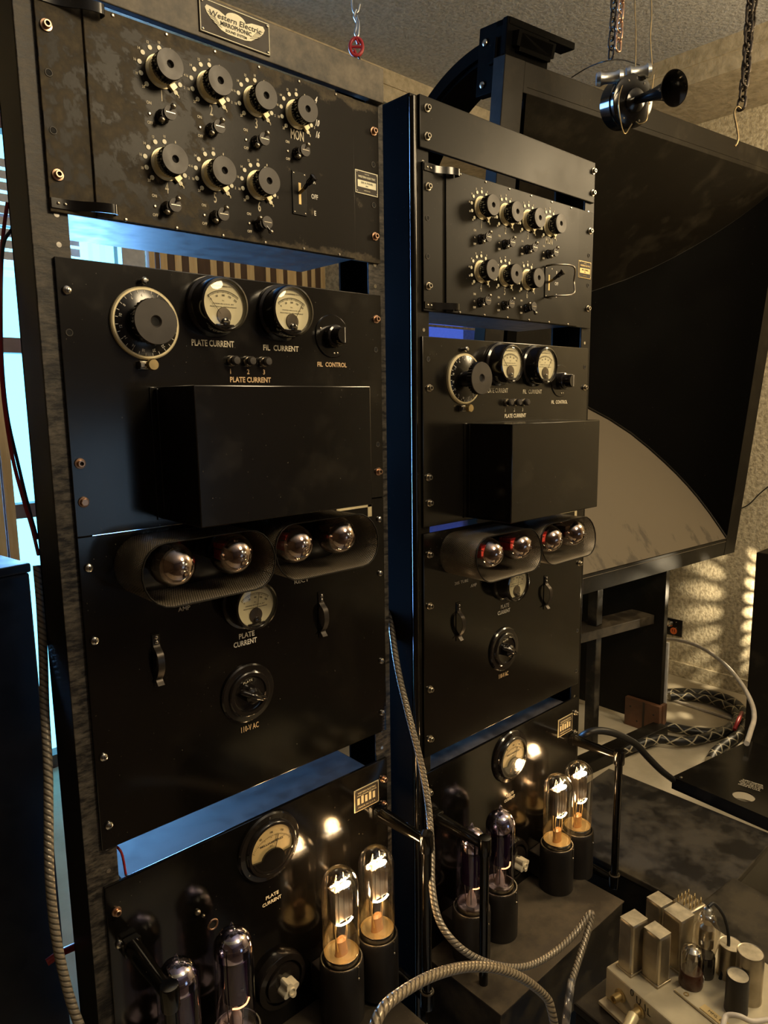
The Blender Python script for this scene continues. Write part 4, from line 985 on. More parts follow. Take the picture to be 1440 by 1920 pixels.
# stand below the horn
st = thing('horn_stand', 'black timber stand with dusty crossbar beneath the big horn', 'stand', (2.2, 0.5, -1.5))
def rel(mb_pts, o=(2.2, 0.5, -1.5)): return tuple(p-q for p, q in zip(mb_pts, o))
b = MB(); b.box(0.150, 0.180, -0.085, 0.40, 0.03, 0.700, 0, 0.002); b.build('side_board', G('satin_black'), st)
b = MB(); b.box(-0.155, -0.115, 0.03, 0.07, 0.0, 0.690, 0, 0.003); b.build('post', G('dusty_black'), st)
b = MB(); A = Vector((0.140, -0.050, 0.452)); Bq = Vector((-0.330, 0.035, 0.452)); dv = (Bq-A); Ln = dv.length; an = math.atan2(dv.y, dv.x)
M = Matrix.Translation(A) @ Matrix.Rotation(an, 4, 'Z'); b.box(0, Ln, -0.105, 0.0, 0.0, 0.037, 0, 0.003, M); b.build('crossbar', G('shelf_dust'), st, 'dusty grey timber crossbar')
b = MB(); b.box(0.128, 0.152, -0.095, 0.055, 0.0, 0.120, 0, 0.002); b.box(0.152, 0.185, -0.098, -0.05, 0.0, 0.120, 0, 0.002); b.box(0.1265, 0.129, -0.032, -0.024, 0.0, 0.120, 1)
for y, z in ((-0.07,0.08),(0.03,0.085),(0.0,0.03)): b.sphere((0.128, y, z), 0.004, 1, 8, (.3, 1, 1))
b.build('foot_block', [G('brown_wood'), G('ink_dark')], st, 'brown wooden foot block')
b = MB(); M = Matrix.Translation((0.14, -0.10, 0.0)) @ Matrix.Rotation(math.radians(173), 4, 'Z'); b.box(0, 0.55, -0.03, 0.03, 0.0, 0.05, 0, 0.003, M); b.build('foot_plank', G('satin_black'), st)

# black boxes and cabinets
def cabinet(name, label, cat, x0, x1, y0, y1, z0, z1, mt, rot=0, bev=0.004, top=None, parts=None):
    cx, cy = (x0+x1)/2, (y0+y1)/2
    t_ = thing(name, label, cat, (cx, cy, z0), (0, 0, rot))
    b = MB(); b.box(x0-cx, x1-cx, y0-cy, y1-cy, 0, z1-z0-(0.014 if top else 0), 0, bev); b.build('body', G(mt), t_)
    if top:
        b = MB(); b.box(x0-cx-0.002, x1-cx+0.002, y0-cy-0.002, y1-cy+0.002, z1-z0-0.014, z1-z0, 0, 0.003); b.build('top_board', G(top), t_)
    return t_
cabinet('speaker_cabinet', 'low black box with smudged dusty top beside right rack', 'cabinet', 1.072, 1.452, -0.315, 0.125, -1.5, -1.2, 'satin_black', top='dusty_black')
cabinet('speaker_cabinet', 'tall matt black cabinet at right picture edge against the stucco wall', 'cabinet', 2.35, 2.70, -0.60, 0.092, -1.5, -0.706, 'horn_black')
lc = cabinet('speaker_cabinet', 'big black cabinet with blue-lit top at left picture edge', 'cabinet', -0.62, -0.012, 0.205, 0.62, -1.5, -0.388, 'speaker_blue_black', rot=0.16, top='speaker_blue_black')
cabinet('equipment_case', 'dark dusty case under the small beige amplifier', 'case', 0.545, 1.02, -0.93, -0.345, -1.5, -1.079, 'satin_black', rot=-0.10, top='dusty_black')
# slab with round hole
sl = thing('control_box', 'flat black metal box with round hole and printed text at right', 'box', (1.62, -0.22, -1.198))
pts = [(1.474,-0.047),(1.835,-0.108),(1.95,-0.36),(1.66,-0.46),(1.438,-0.33)]
pts = [(-0.146, 0.173), (0.215, 0.112), (0.165, -0.26), (-0.178, -0.26)]
hc = (-0.108, 0.004)
b = bmesh.new(); n = 32
def ray_sq(a):
    d = Vector((math.cos(a), math.sin(a))); best = None
    for i in range(4):
        p, q = Vector(pts[i]), Vector(pts[(i+1) % 4]); e = q-p; o = Vector(hc)
        den = d.x*e.y - d.y*e.x
        if abs(den) < 1e-9: continue
        t1 = ((p.x-o.x)*e.y-(p.y-o.y)*e.x)/den; u1 = ((p.x-o.x)*d.y-(p.y-o.y)*d.x)/den
        if t1 > 0 and -1e-6 <= u1 <= 1+1e-6 and (best is None or t1 < best): best = t1
    return (hc[0]+d.x*best, hc[1]+d.y*best)
angs = sorted([2*PI*i/n for i in range(n)] + [math.atan2(p[1]-hc[1], p[0]-hc[0]) % (2*PI) for p in pts])
ho = 0.026
ti = [b.verts.new((hc[0]+ho*math.cos(a), hc[1]+ho*math.sin(a), 0.034)) for a in angs]; to = [b.verts.new((*ray_sq(a), 0.034)) for a in angs]
bi = [b.verts.new((hc[0]+ho*math.cos(a), hc[1]+ho*math.sin(a), 0.031)) for a in angs]; bo = [b.verts.new((*ray_sq(a), 0.0)) for a in angs]
for i in range(len(angs)):
    j = (i+1) % len(angs)
    b.faces.new((ti[i], ti[j], to[j], to[i])); b.faces.new((to[i], to[j], bo[j], bo[i])); b.faces.new((ti[j], ti[i], bi[i], bi[j])); 
mb = MB(); mb.add_bm(b, 0); mb.build('lid', G('black_enamel'), sl)
b = MB(); b.lathe([(0.040,0.0),(0.040,0.002),(0,0.002)], c=(hc[0], hc[1], 0.003), ax=(0,0,1), n=32); b.build('inner_disc', G('chassis_beige'), sl, 'pale disc seen in the hole')
b = MB(); TM = Matrix.Translation((-0.040, 0.012, 0.0345)) @ Matrix.Rotation(math.radians(-84), 4, 'Z')
for i, s in enumerate(('FILAMENT TRANSFORMER', 'INPUT 110 VOLTS 60 CYCLES', 'OUTPUT 5 AND 10 VOLTS', 'WESTERN ELECTRIC CO. INC.', 'MADE IN U.S.A.')):
    me = glyphs(s, 0.0); w_ = max(v.co.x for v in me.vertices)*2
    b.add_me(me, 0, TM @ Matrix.Translation((0, 0.016-0.008*i, 0)) @ Matrix.Diagonal((0.070/w_*(0.7+0.06*(i % 3)), 0.0065, 0.004, 1)))
b.build('lettering', G('ink_cream'), sl)
b = MB()
for p in ((-0.165,-0.20),(-0.135,0.155),(-0.168,-0.23)): b.sphere((p[0]*0.98, p[1], 0.034), 0.004, 0, 10, (1,1,.5))
b.build('screw', G('nickel'), sl)

# outlet and conduit on the wall
o_ = thing('wall_outlet', 'black wall plate with orange socket and silver plug on stucco wall', 'outlet', (3.0, 0.675, -1.263))
b = MB(); b.box(-0.006, 0, -0.042, 0.042, -0.041, 0.041, 0, 0.001)
for y, z in ((-0.012,0.028),(-0.012,-0.001)): b.sphere((-0.006, y, z), 0.003, 1, 8, (.5,1,1))
b.build('cover_plate', [G('black_enamel'), G('nickel')], o_)
b = MB(); b.lathe([(0.0165,0),(0.0165,0.003),(0,0.003)], c=(-0.006, -0.002, -0.018), ax=(-1,0,0), n=24)
b.box(-0.0098, -0.0088, 0.002, 0.0045, -0.022, -0.010, 1); b.box(-0.0098, -0.0088, -0.0085, -0.006, -0.022, -0.010, 1); b.build('socket', [G('orange_outlet'), G('dark_hole')], o_, 'orange socket insert')
b = MB(); b.lathe([(0.0155,0),(0.0155,0.014),(0.012,0.018),(0.012,0.036),(0.008,0.04),(0,0.04)], c=(-0.006, 0.014, 0.016), ax=(-0.85,0.35,0.1), n=22); b.build('plug', G('bolt_silver'), o_)
b = MB(); b.box(2.945, 2.985, 0.700, 0.722, -1.5, -1.335, 0, 0.004); o = b.build('cable_trunking', G('white_paint')); tag(o, 'white vertical cable trunking on wall beside horn stand', 'trunking')
b = MB(); b.box(2.392, 2.404, 0.412, 0.428, -1.5, -1.13, 0, 0.002); o = b.build('white_batten', G('white_paint')); tag(o, 'narrow white batten standing at edge of horn stand', 'batten')

# perforated lantern behind the right cabinet that throws the oval spots of light
LP = Vector((2.815, 0.180, -1.042)); RS = 0.060
ln = thing('perforated_lamp', 'small perforated metal lamp hidden behind the right cabinet', 'lamp', (LP.x, LP.y, -1.5))
b = MB(); ncol = 15; pit = 0.0162; rh = 0.0060; base_a = math.radians(38.3)
for c_ in range(ncol):
    a0 = base_a + 2*PI*c_/ncol; hw = PI/ncol
    for r_ in range(-1, 8):
        zc = 0.458 + 0.0302 - pit*r_
        rim = []; out = []
        for k in range(16):
            th = 2*PI*k/16; cx, cy = math.cos(th), math.sin(th)
            mm = max(abs(cx), abs(cy))
            rim.append((a0 + rh*cx/RS, zc + rh*cy)); out.append((a0 + hw*cx/mm, zc + pit/2*cy/mm))
        P_ = lambda q: b.bm.verts.new((RS*math.cos(q[0]), RS*math.sin(q[0]), q[1]))
        ri = [P_(q) for q in rim]; ou = [P_(q) for q in out]
        for k in range(16):
            l = (k+1) % 16; b.bm.faces.new((ri[k], ri[l], ou[l], ou[k]))
zt_, zb_ = 0.458+0.0302+pit*1.5, 0.458+0.0302-pit*7.5
for z0, z1 in ((zt_, zt_+0.002), (zb_-0.002, zb_)): b.lathe([(0,0),(RS,0),(RS,z1-z0),(0,z1-z0)], c=(0,0,z0), ax=(0,0,1), n=45)
b.build('lamp_shade', G('satin_black'), ln, recalc=False)
b = MB(); b.cyl((0,0,0), (0,0,1), 0.05, 0.015, 28); b.cyl((0,0,0.01), (0,0,1), 0.010, zb_-0.01, 16); b.build('pole', G('satin_black'), ln)
l = light('lamp_bulb_light', 'POINT', LP, 8.0, (1.0, 0.80, 0.50), 0.0035)
l.parent = ln; l.location = (0, 0, 0.458)

# ------------------------------------------------------------------ things placed along a sight line at a true distance
def at(px, py, f): return CP + (FF + RR*((px-720)/1335.82) - UU*((py-960)/1335.82))*f
def cable(name, label, cat, pts, r, mt, n=12, k=8, group=None):
    P_ = smooth_path(pts, k); b = MB(); b.tube(P_, r, n); o = b.build(name, G(mt)); tag(o, label, cat, group); return o
def chain(name, label, p0, p1, ln_=0.030, r=0.0026, mt='chain_steel', w=0.010, jit=0.15):
    p0, p1 = Vector(p0), Vector(p1); d = (p1-p0).normalized(); N = int((p1-p0).length/(ln_*0.72)); b = MB()
    u = d.cross(Vector((0.3,1,0.1))).normalized(); v = d.cross(u)
    for i in range(N+1):
        c = p0 + d*(ln_*0.72*i); side = u if i % 2 else v
        side = (side + (v if i % 2 else u)*random.uniform(-jit, jit)).normalized(); pts = []
        for k in range(20):
            a = 2*PI*k/20; x = math.cos(a)*w; y = math.sin(a)*w + (ln_/2-w)*(1 if math.sin(a) > 0 else -1)
            pts.append(c + side*x + d*y)
        b.tube(pts, r, 8, 0, closed=True)
    return b

# small horn driver hanging from the ceiling
fd = 1.60
drv = thing('horn_driver', 'small black horn driver hanging from chain under the ceiling', 'loudspeaker', at(1185, 190, fd))
O = at(1185, 190, fd); ax = (RR*0.36 - UU*0.30 - FF*0.88).normalized()
L_ = lambda p: Vector(p) - O
b = MB(); b.lathe([(0,-0.052),(0.047,-0.050),(0.0535,-0.044),(0.0535,-0.012),(0.0500,-0.010),(0.0500,-0.006),(0.0545,-0.004),(0.0545,0.004),(0.050,0.006),(0.026,0.008),(0.024,0.014),(0.012,0.018),(0,0.018)], ax=ax, n=48)
ua = ax.cross(Vector((0,0,1))).normalized(); va = ax.cross(ua)
for i in range(6):
    a = 2*PI*i/6; b.sphere(ax*0.006+ua*math.cos(a)*0.043+va*math.sin(a)*0.043, 0.0028, 1, 8); b.sphere(ax*0.010+ua*math.cos(a)*0.019+va*math.sin(a)*0.019, 0.0018, 1, 8)
b.build('driver_body', [G('gloss_enamel'), G('nickel')], drv)
b = MB(); b.lathe([(r_, t_*1.28) for r_, t_ in [(0.0095,0.014),(0.0090,0.020),(0.0105,0.040),(0.0130,0.060),(0.0170,0.076),(0.0230,0.090),(0.0300,0.099),(0.0345,0.1030),(0.0352,0.1035),(0.0335,0.1035),(0.0285,0.0985),(0.0215,0.0890),(0.0155,0.075),(0.0112,0.058),(0.0080,0.03),(0,0.03)]], ax=ax, n=44); b.build('horn_flare', G('gloss_enamel'), drv)
b = MB()
for (xa, ya), (xb, yb) in (((1118,149),(1168,143)), ((1174,139),(1221,131))):
    P_ = L_(at(xa, ya, fd-0.01)); Q_ = L_(at(xb, yb, fd-0.02)); dd = Q_-P_
    b.tube([P_, P_+dd*0.15, P_+dd*0.3, P_+dd*0.7, P_+dd*0.85, Q_], [0.013, 0.0155, 0.012, 0.012, 0.0155, 0.013], 14, 0)
b.build('clamp_bar', G('galvanised'), drv, 'pair of bright aluminium clamps')
b = MB()
b.tube([L_(p) for p in smooth_path([at(1222,123,fd), at(1219,70,fd), at(1221,30,fd), at(1220,-40,fd), at(1221,-160,fd)])], 0.0020, 8, 0); b.tube([L_(p) for p in smooth_path([at(1191,128,fd), at(1192,60,fd), at(1190,0,fd), at(1190,-160,fd)])], 0.0017, 8, 0)
b.tube([L_(p) for p in smooth_path([at(1226,140,fd), at(1222,170,fd), at(1215,200,fd), at(1212,225,fd), at(1200,232,fd), at(1192,228,fd)])], 0.0013, 8, 0)
b.tube([L_(p) for p in smooth_path([at(1180,140,fd), at(1165,165,fd-.03), at(1160,200,fd-.05), at(1170,250,fd), at(1185,232,fd)])], 0.0013, 8, 0)
b.build('hanging_wire', G('gold_wire'), drv)
b = MB(); b.tube([L_(p) for p in smooth_path([at(1072,145,fd+.2), at(1100,128,fd+.1), at(1130,116,fd), at(1165,112,fd), at(1200,122,fd)])], 0.0013, 8, 0); b.build('black_lead', G('wire_black'), drv)
b = chain('c', '', at(1160, -150, fd+.02), at(1146, 108, fd+.02), 0.030, 0.0026, w=0.0085)
b2 = chain('c', '', at(1176, -150, fd), at(1158, 100, fd), 0.030, 0.0026, w=0.0085)
o = b.build('hanging_chain', G('chain_steel')); tag(o, 'dark steel chain on the left of the hanging horn driver', 'chain', None)
o = b2.build('hanging_chain', G('bolt_copper')); tag(o, 'brighter coppery chain just above the hanging horn driver', 'chain', None)
f2 = 1.75
b = chain('c', '', at(1430, -140, f2), at(1390, 200, f2), 0.034, 0.0032, w=0.0095); b_b = chain('c', '', at(1415, -140, f2-.02), at(1398, 150, f2-.01), 0.034, 0.0032, w=0.0095)
o = b.build('hanging_chain', G('chain_steel')); tag(o, 'long doubled dark chain at upper right, its lower end holding a hook', 'chain')
b_b.build('second_strand', G('chain_steel'), o)
b = MB(); b.tube(smooth_path([at(1392,206,f2), at(1383,200,f2), at(1377,212,f2), at(1381,235,f2), at(1384,256,f2), at(1382,268,f2), at(1378,274,f2)]), 0.0024, 8); o = b.build('wire_hook', G('gold_wire')); tag(o, 'thin brass wire hook under the doubled chain at upper right', 'hook')
# red link over the left rack
f3 = 1.42
o = chain('c', '', at(667, -120, f3), at(667, -12, f3), 0.030, 0.0018, 'galvanised', 0.007).build('hanging_chain', G('galvanised')); tag(o, 'thin galvanised chain above the red link, over left rack', 'chain')
b = MB(); b.tube(smooth_path([at(661,-14,f3), at(660,8,f3), at(664,24,f3), at(671,22,f3), at(675,8,f3)]), 0.0016, 8); b.tube(smooth_path([at(668,18,f3), at(664,30,f3), at(669,44,f3), at(666,62,f3), at(671,68,f3), at(673,45,f3), at(669,30,f3)]), 0.0022, 8); o = b.build('wire_hook', G('galvanised')); tag(o, 'galvanised wire hooks holding the small red link above left rack', 'hook')
b = MB(); c = at(668, 88, f3); fw = -FF
pts = [c + RR*0.0125*math.cos(2*PI*i/28) + UU*0.0175*math.sin(2*PI*i/28) for i in range(28)]
b.tube(pts, 0.0036, 10, closed=True); b.tube([c-RR*0.0125, c+RR*0.0125], 0.0028, 8); b.tube([c+UU*0.006+RR*0.004, c+UU*0.017], 0.003, 8); b.tube([c-UU*0.006-RR*0.004, c-UU*0.017], 0.003, 8)
o = b.build('chain_link', G('red_plastic')); tag(o, 'small round red coupling link hanging above left rack', 'chain link')
b = MB(); c = at(669, 113, f3); b.tube([c + RR*0.006*math.cos(2*PI*i/16) + UU*0.008*math.sin(2*PI*i/16) for i in range(16)], 0.002, 8, closed=True); o = b.build('chain_link', G('wire_black')); tag(o, 'tiny black ring hanging just below the red link', 'chain link')

# ------------------------------------------------------------------ cables
def on(px, py, axis, val):
    d = (FF + RR*((px-720)/1335.82) - UU*((py-960)/1335.82)); t_ = (val-CP[axis])/d[axis]; return CP + d*t_
cable('grey_cable', 'grey twisted cable hanging down left side of left rack', 'cable', [on(70,1060,1,.10), on(76,1130,1,.09), on(81,1230,1,.07), on(84,1330,1,.05), on(90,1440,1,.02), on(91,1530,1,0), on(93,1640,1,-.02), on(104,1750,1,-.03), on(125,1850,1,-.04), on(150,1925,1,-.05), on(190,2010,1,-.06)], 0.0056, 'twisted_sheath_fine')
cable('grey_cable', 'grey twisted cable running down between racks then looping forward at right rack', 'cable', [on(716,1000,1,.09), on(727,1070,1,.06), on(733,1160,1,.03), on(745,1250,1,.0), on(766,1340,1,-.03), on(789,1430,1,-.05), on(803,1510,1,-.07), on(809,1590,1,-.10), on(810,1660,1,-.13), on(822,1722,1,-.16), on(850,1765,1,-.19), on(890,1795,1,-.21), on(940,1812,1,-.22), on(990,1811,1,-.23), on(1040,1785,1,-.235), on(1080,1748,1,-.24), on(1108,1712,1,-.245), on(1104,1740,1,-.25), on(1085,1800,1,-.26), on(1072,1840,1,-.27)], 0.0056, 'twisted_sheath_fine')
cable('grey_cable', 'clear-sleeved black end of the looping cable beside small amplifier', 'cable', [on(1072,1838,1,-.27), on(1067,1870,1,-.28), on(1060,1925,1,-.29), on(1055,1980,1,-.30)], 0.0064, 'clear_sheath')
cable('speaker_cable', 'thick beige twisted cable arching across the bottom foreground', 'cable', [on(690,1960,1,-.34), on(716,1895,1,-.33), on(760,1857,1,-.32), on(815,1828,1,-.31), on(875,1813,1,-.30), on(930,1816,1,-.30), on(980,1835,1,-.30), on(1022,1868,1,-.30), on(1034,1895,1,-.305), on(1046,1960,1,-.31)], 0.0066, 'twisted_sheath')
cable('wire', 'red wire hanging at upper left between window and left rack', 'wire', [on(14,380,1,.12), on(6,440,1,.12), on(0,520,1,.10), on(1,640,1,.09), on(6,740,1,.09), on(22,850,1,.09), on(42,930,1,.09), on(60,990,1,.10), on(72,1040,1,.12)], 0.0022, 'wire_red')
cable('wire', 'black wire twisted beside the red wire at upper left', 'wire', [on(22,430,1,.12), on(6,462,1,.11), on(2,560,1,.10), on(4,680,1,.10), on(14,780,1,.10), on(34,870,1,.10), on(52,945,1,.10), on(70,1010,1,.12)], 0.0020, 'wire_black')
cable('wire', 'thin red wire behind the gap over left bottom amplifier', 'wire', [on(216,1585,1,.022), on(228,1600,1,.014), on(236,1640,1,.012), on(240,1670,1,.014)], 0.0016, 'wire_red')
cable('connector', 'dark red tubular connector at lower left beside cabinet', 'connector', [on(88,1805,1,.10), on(112,1788,1,.10), on(140,1775,1,.11)], 0.0050, 'wire_red')
def floor_pt(px, py, z=-1.485): return on(px, py, 2, z)
cable('white_cable', 'pale cable arching from wall down to flat black box', 'cable', [on(1240,1198,0,2.75), on(1270,1200,0,2.70), on(1310,1212,0,2.60), on(1350,1238,0,2.45), on(1385,1275,0,2.25), on(1408,1315,0,2.08), on(1414,1345,0,1.98), on(1407,1372,0,1.86), on(1400,1394,0,1.76)], 0.0075, 'white_cable')
loop1 = [(1236,1303),(1262,1299),(1300,1299),(1345,1305),(1380,1320),(1398,1345),(1392,1368),(1376,1385),(1345,1408),(1332,1428)]
cable('braided_cable', 'black braided cable with pale zigzag, outer loop on floor at right', 'cable', [floor_pt(*p) for p in loop1], 0.020, 'braid_black')
loop2 = [(1230,1358),(1262,1364),(1300,1371),(1345,1373),(1372,1362),(1382,1342),(1366,1326),(1330,1312),(1290,1306),(1255,1306)]
cable('braided_cable', 'black braided cable with pale zigzag, inner loop on floor at right', 'cable', [floor_pt(*p, -1.478) for p in loop2], 0.018, 'braid_black')
loop3 = [(1160,1408),(1190,1400),(1235,1386),(1275,1390),(1320,1384),(1360,1370),(1390,1345)]
cable('braided_cable', 'black braided cable with pale zigzag, nearest strand on floor at right', 'cable', [floor_pt(*p, -1.470) for p in loop3], 0.018, 'braid_black')
cable('white_cable', 'thin white cable lying beside the braided loops on floor', 'cable', [floor_pt(*p, -1.494) for p in [(1248,1308),(1290,1322),(1340,1338),(1376,1350)]], 0.006, 'white_cable')
cable('connector', 'small red cable sleeve beside the braided floor loops', 'connector', [floor_pt(1377,1368,-1.45), floor_pt(1384,1352,-1.43), floor_pt(1391,1336,-1.42)], 0.0075, 'red_plastic')
cable('black_cable', 'black rubber cable arching from right rack to flat black box', 'cable', [on(1084,1388,1,.03), on(1098,1376,1,.0), on(1122,1370,1,-.02), on(1155,1376,1,-.04), on(1190,1394,1,-.05), on(1215,1420,1,-.05), on(1240,1445,1,-.05), on(1262,1462,1,-.05)], 0.0085, 'wire_black')
cable('wire', 'thin dark wire across the stucco wall right of the horn', 'wire', [on(1386,955,0,2.97), on(1405,945,0,2.97), on(1425,925,0,2.97), on(1450,905,0,2.97)], 0.0025, 'wire_black')

# ------------------------------------------------------------------ small beige preamplifier at bottom right
PO = Vector((0.6124, -0.3513, -1.020)); PA = math.radians(-12.0)
pre = thing('preamplifier', 'small beige metal amplifier chassis with silver cans, bottom right', 'amplifier', PO, (0, 0, PA))
PR = Matrix.Rotation(-PA, 3, 'Z')
loc = lambda x, y: tuple((PR @ Vector((x-PO.x, y-PO.y, 0)))[:2])
b = MB(); b.box(0, 0.215, -0.34, 0, -0.052, 0, 0, 0.003); b.build('chassis', G('chassis_beige'), pre)
b = MB(); b.box(-0.014, 0.228, -0.352, 0.0, -0.058, -0.052, 0, 0.001); b.build('base_flange', G('chassis_beige'), pre)
b = MB(); b.box(0.048, 0.205, -0.30, -0.085, 0.0005, 0.0045, 0, 0.001)
for x, y in ((0.055,-0.10),(0.055,-0.13),(0.10,-0.092),(0.115,-0.125),(0.13,-0.10),(0.075,-0.20)): b.torus((x, y, 0.0047), (0,0,1), 0.0030, 0.0010, 14, 6, 1)
b.box(0.050, 0.062, -0.205, -0.125, 0.0045, 0.0060, 2, 0.0003)
b.build('sub_panel', [G('chassis_beige'), G('old_brass'), G('dial_yellow')], pre)
def can(x, y, w, d, h, shape='box', label=None, cap=None, rr=0.004):
    lx, ly = loc(x, y); b = MB()
    if shape == 'box':
        b.box(lx-w/2, lx+w/2, ly-d/2, ly+d/2, 0, h, 0, rr)
        b.box(lx-w/2+0.001, lx+w/2-0.001, ly-d/2+0.001, ly+d/2-0.001, h-0.0012, h+0.0004, 1, 0.0005); b.box(lx-w/2-0.0015, lx+w/2+0.0015, ly-d/2-0.0015, ly+d/2+0.0015, 0.0, 0.004, 0, 0.001)
        return b.build('transformer_can', [G('can_steel'), G('can_top')], pre, label)
    b.lathe([(w/2*1.03,0.0),(w/2*1.03,0.006),(w/2,0.008),(w/2,h-0.002),(w/2*0.97,h),(w/2*0.9,h-0.0005)], c=(lx, ly, 0.004), ax=(0,0,1), n=32, mi=0)
    b.lathe([(w/2*0.92,h-0.0006),(0,h-0.0006)], c=(lx, ly, 0.004), ax=(0,0,1), n=32, mi=1)
    return b.build('capacitor_can', [G('can_steel' if shape == 'cyl' else 'socket_black'), G('can_top')], pre, label)
can(0.6395, -0.3790, 0.034, 0.027, 0.084)
can(0.6460, -0.4130, 0.027, 0.031, 0.080)
can(0.7215, -0.3790, 0.030, 0.030, 0.072)
can(0.6965, -0.4215, 0.032, 0.034, 0.087)
lx, ly = loc(0.7520, -0.4130)
b = MB(); b.box(lx-0.018, lx+0.018, ly-0.018, ly+0.018, 0, 0.070, 0, 0.003)
for i in range(4):
    for j in range(3):
        px_, py_ = lx-0.013+0.0085*i, ly-0.011+0.011*j; b.tube([(px_, py_, 0.069), (px_, py_, 0.075)], 0.0012, 6, 1); b.tube([(px_, py_, 0.075), (px_+0.003, py_+0.002, 0.0775)], 0.0008, 6, 1)
b.build('terminal_transformer', [G('can_steel'), G('old_brass')], pre, 'can with rows of solder tags on top')
can(0.7270, -0.4880, 0.034, 0.034, 0.052, 'cyl', 'squat dusty cylindrical can')
can(0.7040, -0.5230, 0.036, 0.036, 0.074, 'cyl', 'tall bright cylindrical can')
can(0.6700, -0.5200, 0.030, 0.030, 0.056, 'blk', 'black cylindrical capacitor with pale top')
b = MB()
for y, z, l_ in ((-0.030, -0.026, 0.016), (-0.065, -0.024, 0.014)):
    b.lathe([(0.0095,0),(0.0095,0.002),(0.0060,0.003),(0.0060,l_),(0.0045,l_),(0.0045,l_-0.003),(0,l_-0.003)], c=(0, y, z), ax=(-1,0,0), n=20)
b.build('phono_jack', G('old_brass'), pre)
b = MB()
TM = Matrix.Translation((-0.0006, -0.062, -0.010)) @ Matrix(((0,0,-1,0),(-1,0,0,0),(0,1,0,0),(0,0,0,1)))
for s, dx, dz, rot in (('0', -0.012, 0.004, 0), ('U', 0.0, 0.0, 0), ('1', 0.012, -0.002, 0.1), ('L', 0.0185, -0.004, 0.0), ('M', 0.105, -0.012, 0)):
    me = glyphs(s, 0.0); b.add_me(me, 0, TM @ Matrix.Translation((dx, dz, 0)) @ Matrix.Rotation(rot, 4, 'Z') @ Matrix.Diagonal((0.013, 0.016, 0.004, 1)))
b.build('lettering', G('wire_black'), pre, 'hand-drawn black marks')
b = MB(); TM = Matrix.Translation((0.056, -0.165, 0.0062)) @ Matrix.Rotation(math.radians(-90), 4, 'Z')
me = glyphs('MFG. ELECTRIC CO.', 0.0); b.add_me(me, 0, TM @ Matrix.Diagonal((0.0068, 0.006, 0.004, 1))); b.build('strip_lettering', G('ink_dark'), pre)
# plug on the second jack
j0 = PO + Matrix.Rotation(PA, 3, 'Z') @ Vector((-0.012, -0.065, -0.024)); jd = Matrix.Rotation(PA, 3, 'Z') @ Vector((-0.95, -0.30, -0.22)); jd.normalize()
pg = thing('cable_plug', 'pale metal phono plug and black lead on small amplifier', 'plug', j0)
b = MB(); b.lathe([(0.0062,0),(0.0080,0.002),(0.0080,0.016),(0.0070,0.018),(0.0075,0.034),(0.0055,0.038)], ax=jd, n=22); b.build('plug_shell', G('pale_brass'), pg)
b = MB(); b.tube(smooth_path([jd*0.036, jd*0.060, jd*0.085+Vector((0,0,-0.008)), jd*0.11+Vector((0.01,-0.02,-0.03)), jd*0.11+Vector((0.03,-0.06,-0.04))]), 0.0040, 10); b.build('lead', G('wire_black'), pg)
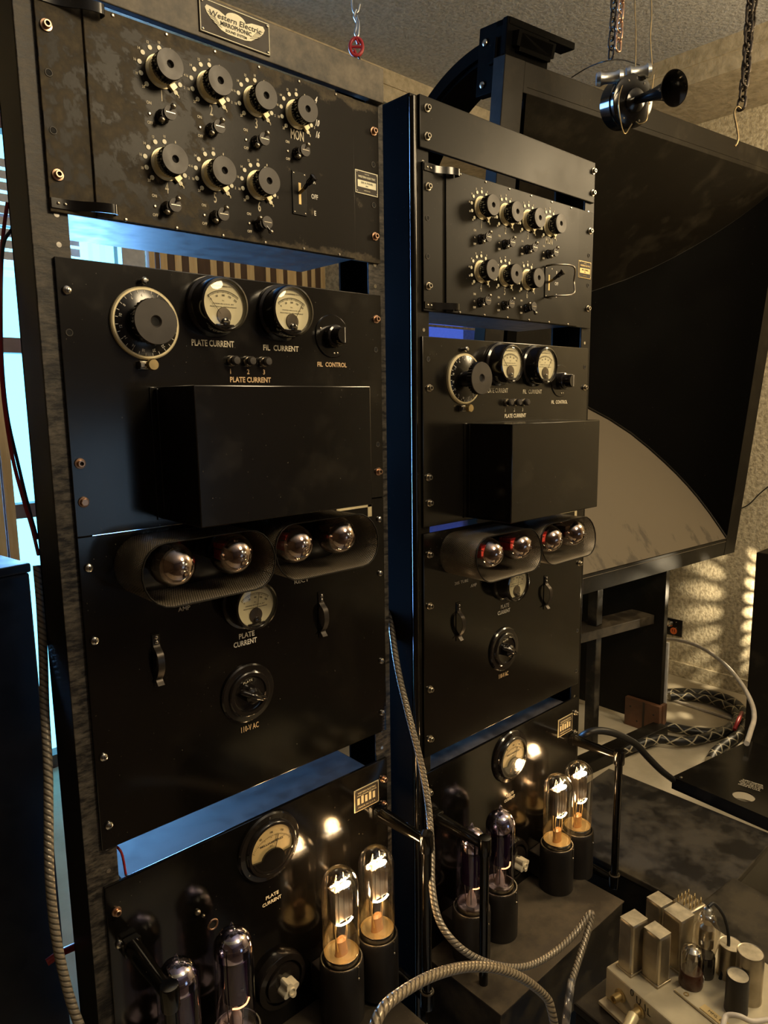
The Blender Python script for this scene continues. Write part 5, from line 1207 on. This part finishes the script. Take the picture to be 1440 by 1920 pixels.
# valves on the preamp
def small_tube(x, y, h, label, tall):
    t_ = thing('vacuum_tube', label, 'vacuum tube', (x, y, -1.0150), None, 'valves on the small beige amplifier'); UP = (0,0,1)
    if not tall:
        b = MB(); b.lathe([(0,0),(0.0165,0),(0.0170,0.003),(0.0160,0.020),(0.0150,0.022),(0,0.022)], ax=UP, n=28); b.build('tube_base', G('tube_base'), t_, 'brown base with small white label')
        b = MB(); M = Matrix.Rotation(math.radians(38), 4, 'Z'); b.box(-0.0045, 0.0045, -0.0174, -0.0168, 0.006, 0.014, 0, 0, M); b.build('paper_label', G('white_paint'), t_)
        b = MB(); b.lathe([(0.0142,0.021),(0.0148,0.026),(0.0148,h-0.014),(0.0125,h-0.005),(0.007,h-0.001),(0,h)], ax=UP, n=30); b.build('glass_envelope', G('tube_glass'), t_, recalc=False)
        b = MB(); b.lathe([(0.0143,h-0.015),(0.0120,h-0.006),(0.0068,h-0.0017),(0,h-0.0008)], ax=UP, n=28); b.build('silver_getter', G('getter_mirror'), t_)
        b = MB(); b.box(-0.009, 0.009, -0.004, 0.004, 0.025, h-0.018, 0, 0.001); b.build('plate', G('plate_metal'), t_)
    else:
        b = MB(); b.lathe([(0,0),(0.0135,0),(0.0140,0.003),(0.0140,0.030),(0.0130,0.034),(0,0.034)], ax=UP, n=28); b.build('tube_base', G('bakelite'), t_)
        b = MB(); b.lathe([(0.0125,0.032),(0.0150,0.045),(0.0185,0.058),(0.0185,0.075),(0.0130,0.086),(0.0125,0.094),(0.0085,0.100),(0,0.101)], ax=UP, n=32); b.build('glass_envelope', G('tube_glass'), t_, recalc=False)
        b = MB(); b.lathe([(0.0105,0.048),(0.0105,0.078),(0.006,0.084),(0,0.084)], ax=UP, n=24); b.build('plate', G('can_steel'), t_)
        b = MB(); b.lathe([(0.006,0.098),(0.006,0.108),(0.004,0.110),(0,0.110)], ax=UP, n=18, mi=0); b.build('top_cap', G('galvanised'), t_)
    return t_
small_tube(0.6690, -0.4560, 0.062, 'short glass valve with brown base on small beige amplifier', False)
small_tube(0.7010, -0.4620, 0.110, 'tall glass valve with wire on its top cap, small amplifier', True)
lt = [(0.7010,-0.4620,-0.904),(0.712,-0.466,-0.903),(0.722,-0.478,-0.925),(0.722,-0.486,-0.960),(0.714,-0.484,-1.0),(0.709,-0.482,-1.016)]
cable('wire', 'black lead curving from top cap of tall valve to chassis', 'wire', lt, 0.0024, 'wire_black')
cable('cloth_wire', 'pale cloth-covered wires looping over bottom right corner of amplifier', 'wire', [on(1355,1925,2,-.99), on(1362,1905,2,-.985), on(1385,1905,2,-.98), on(1410,1915,2,-.985), on(1440,1912,2,-.985)], 0.0035, 'white_cable')
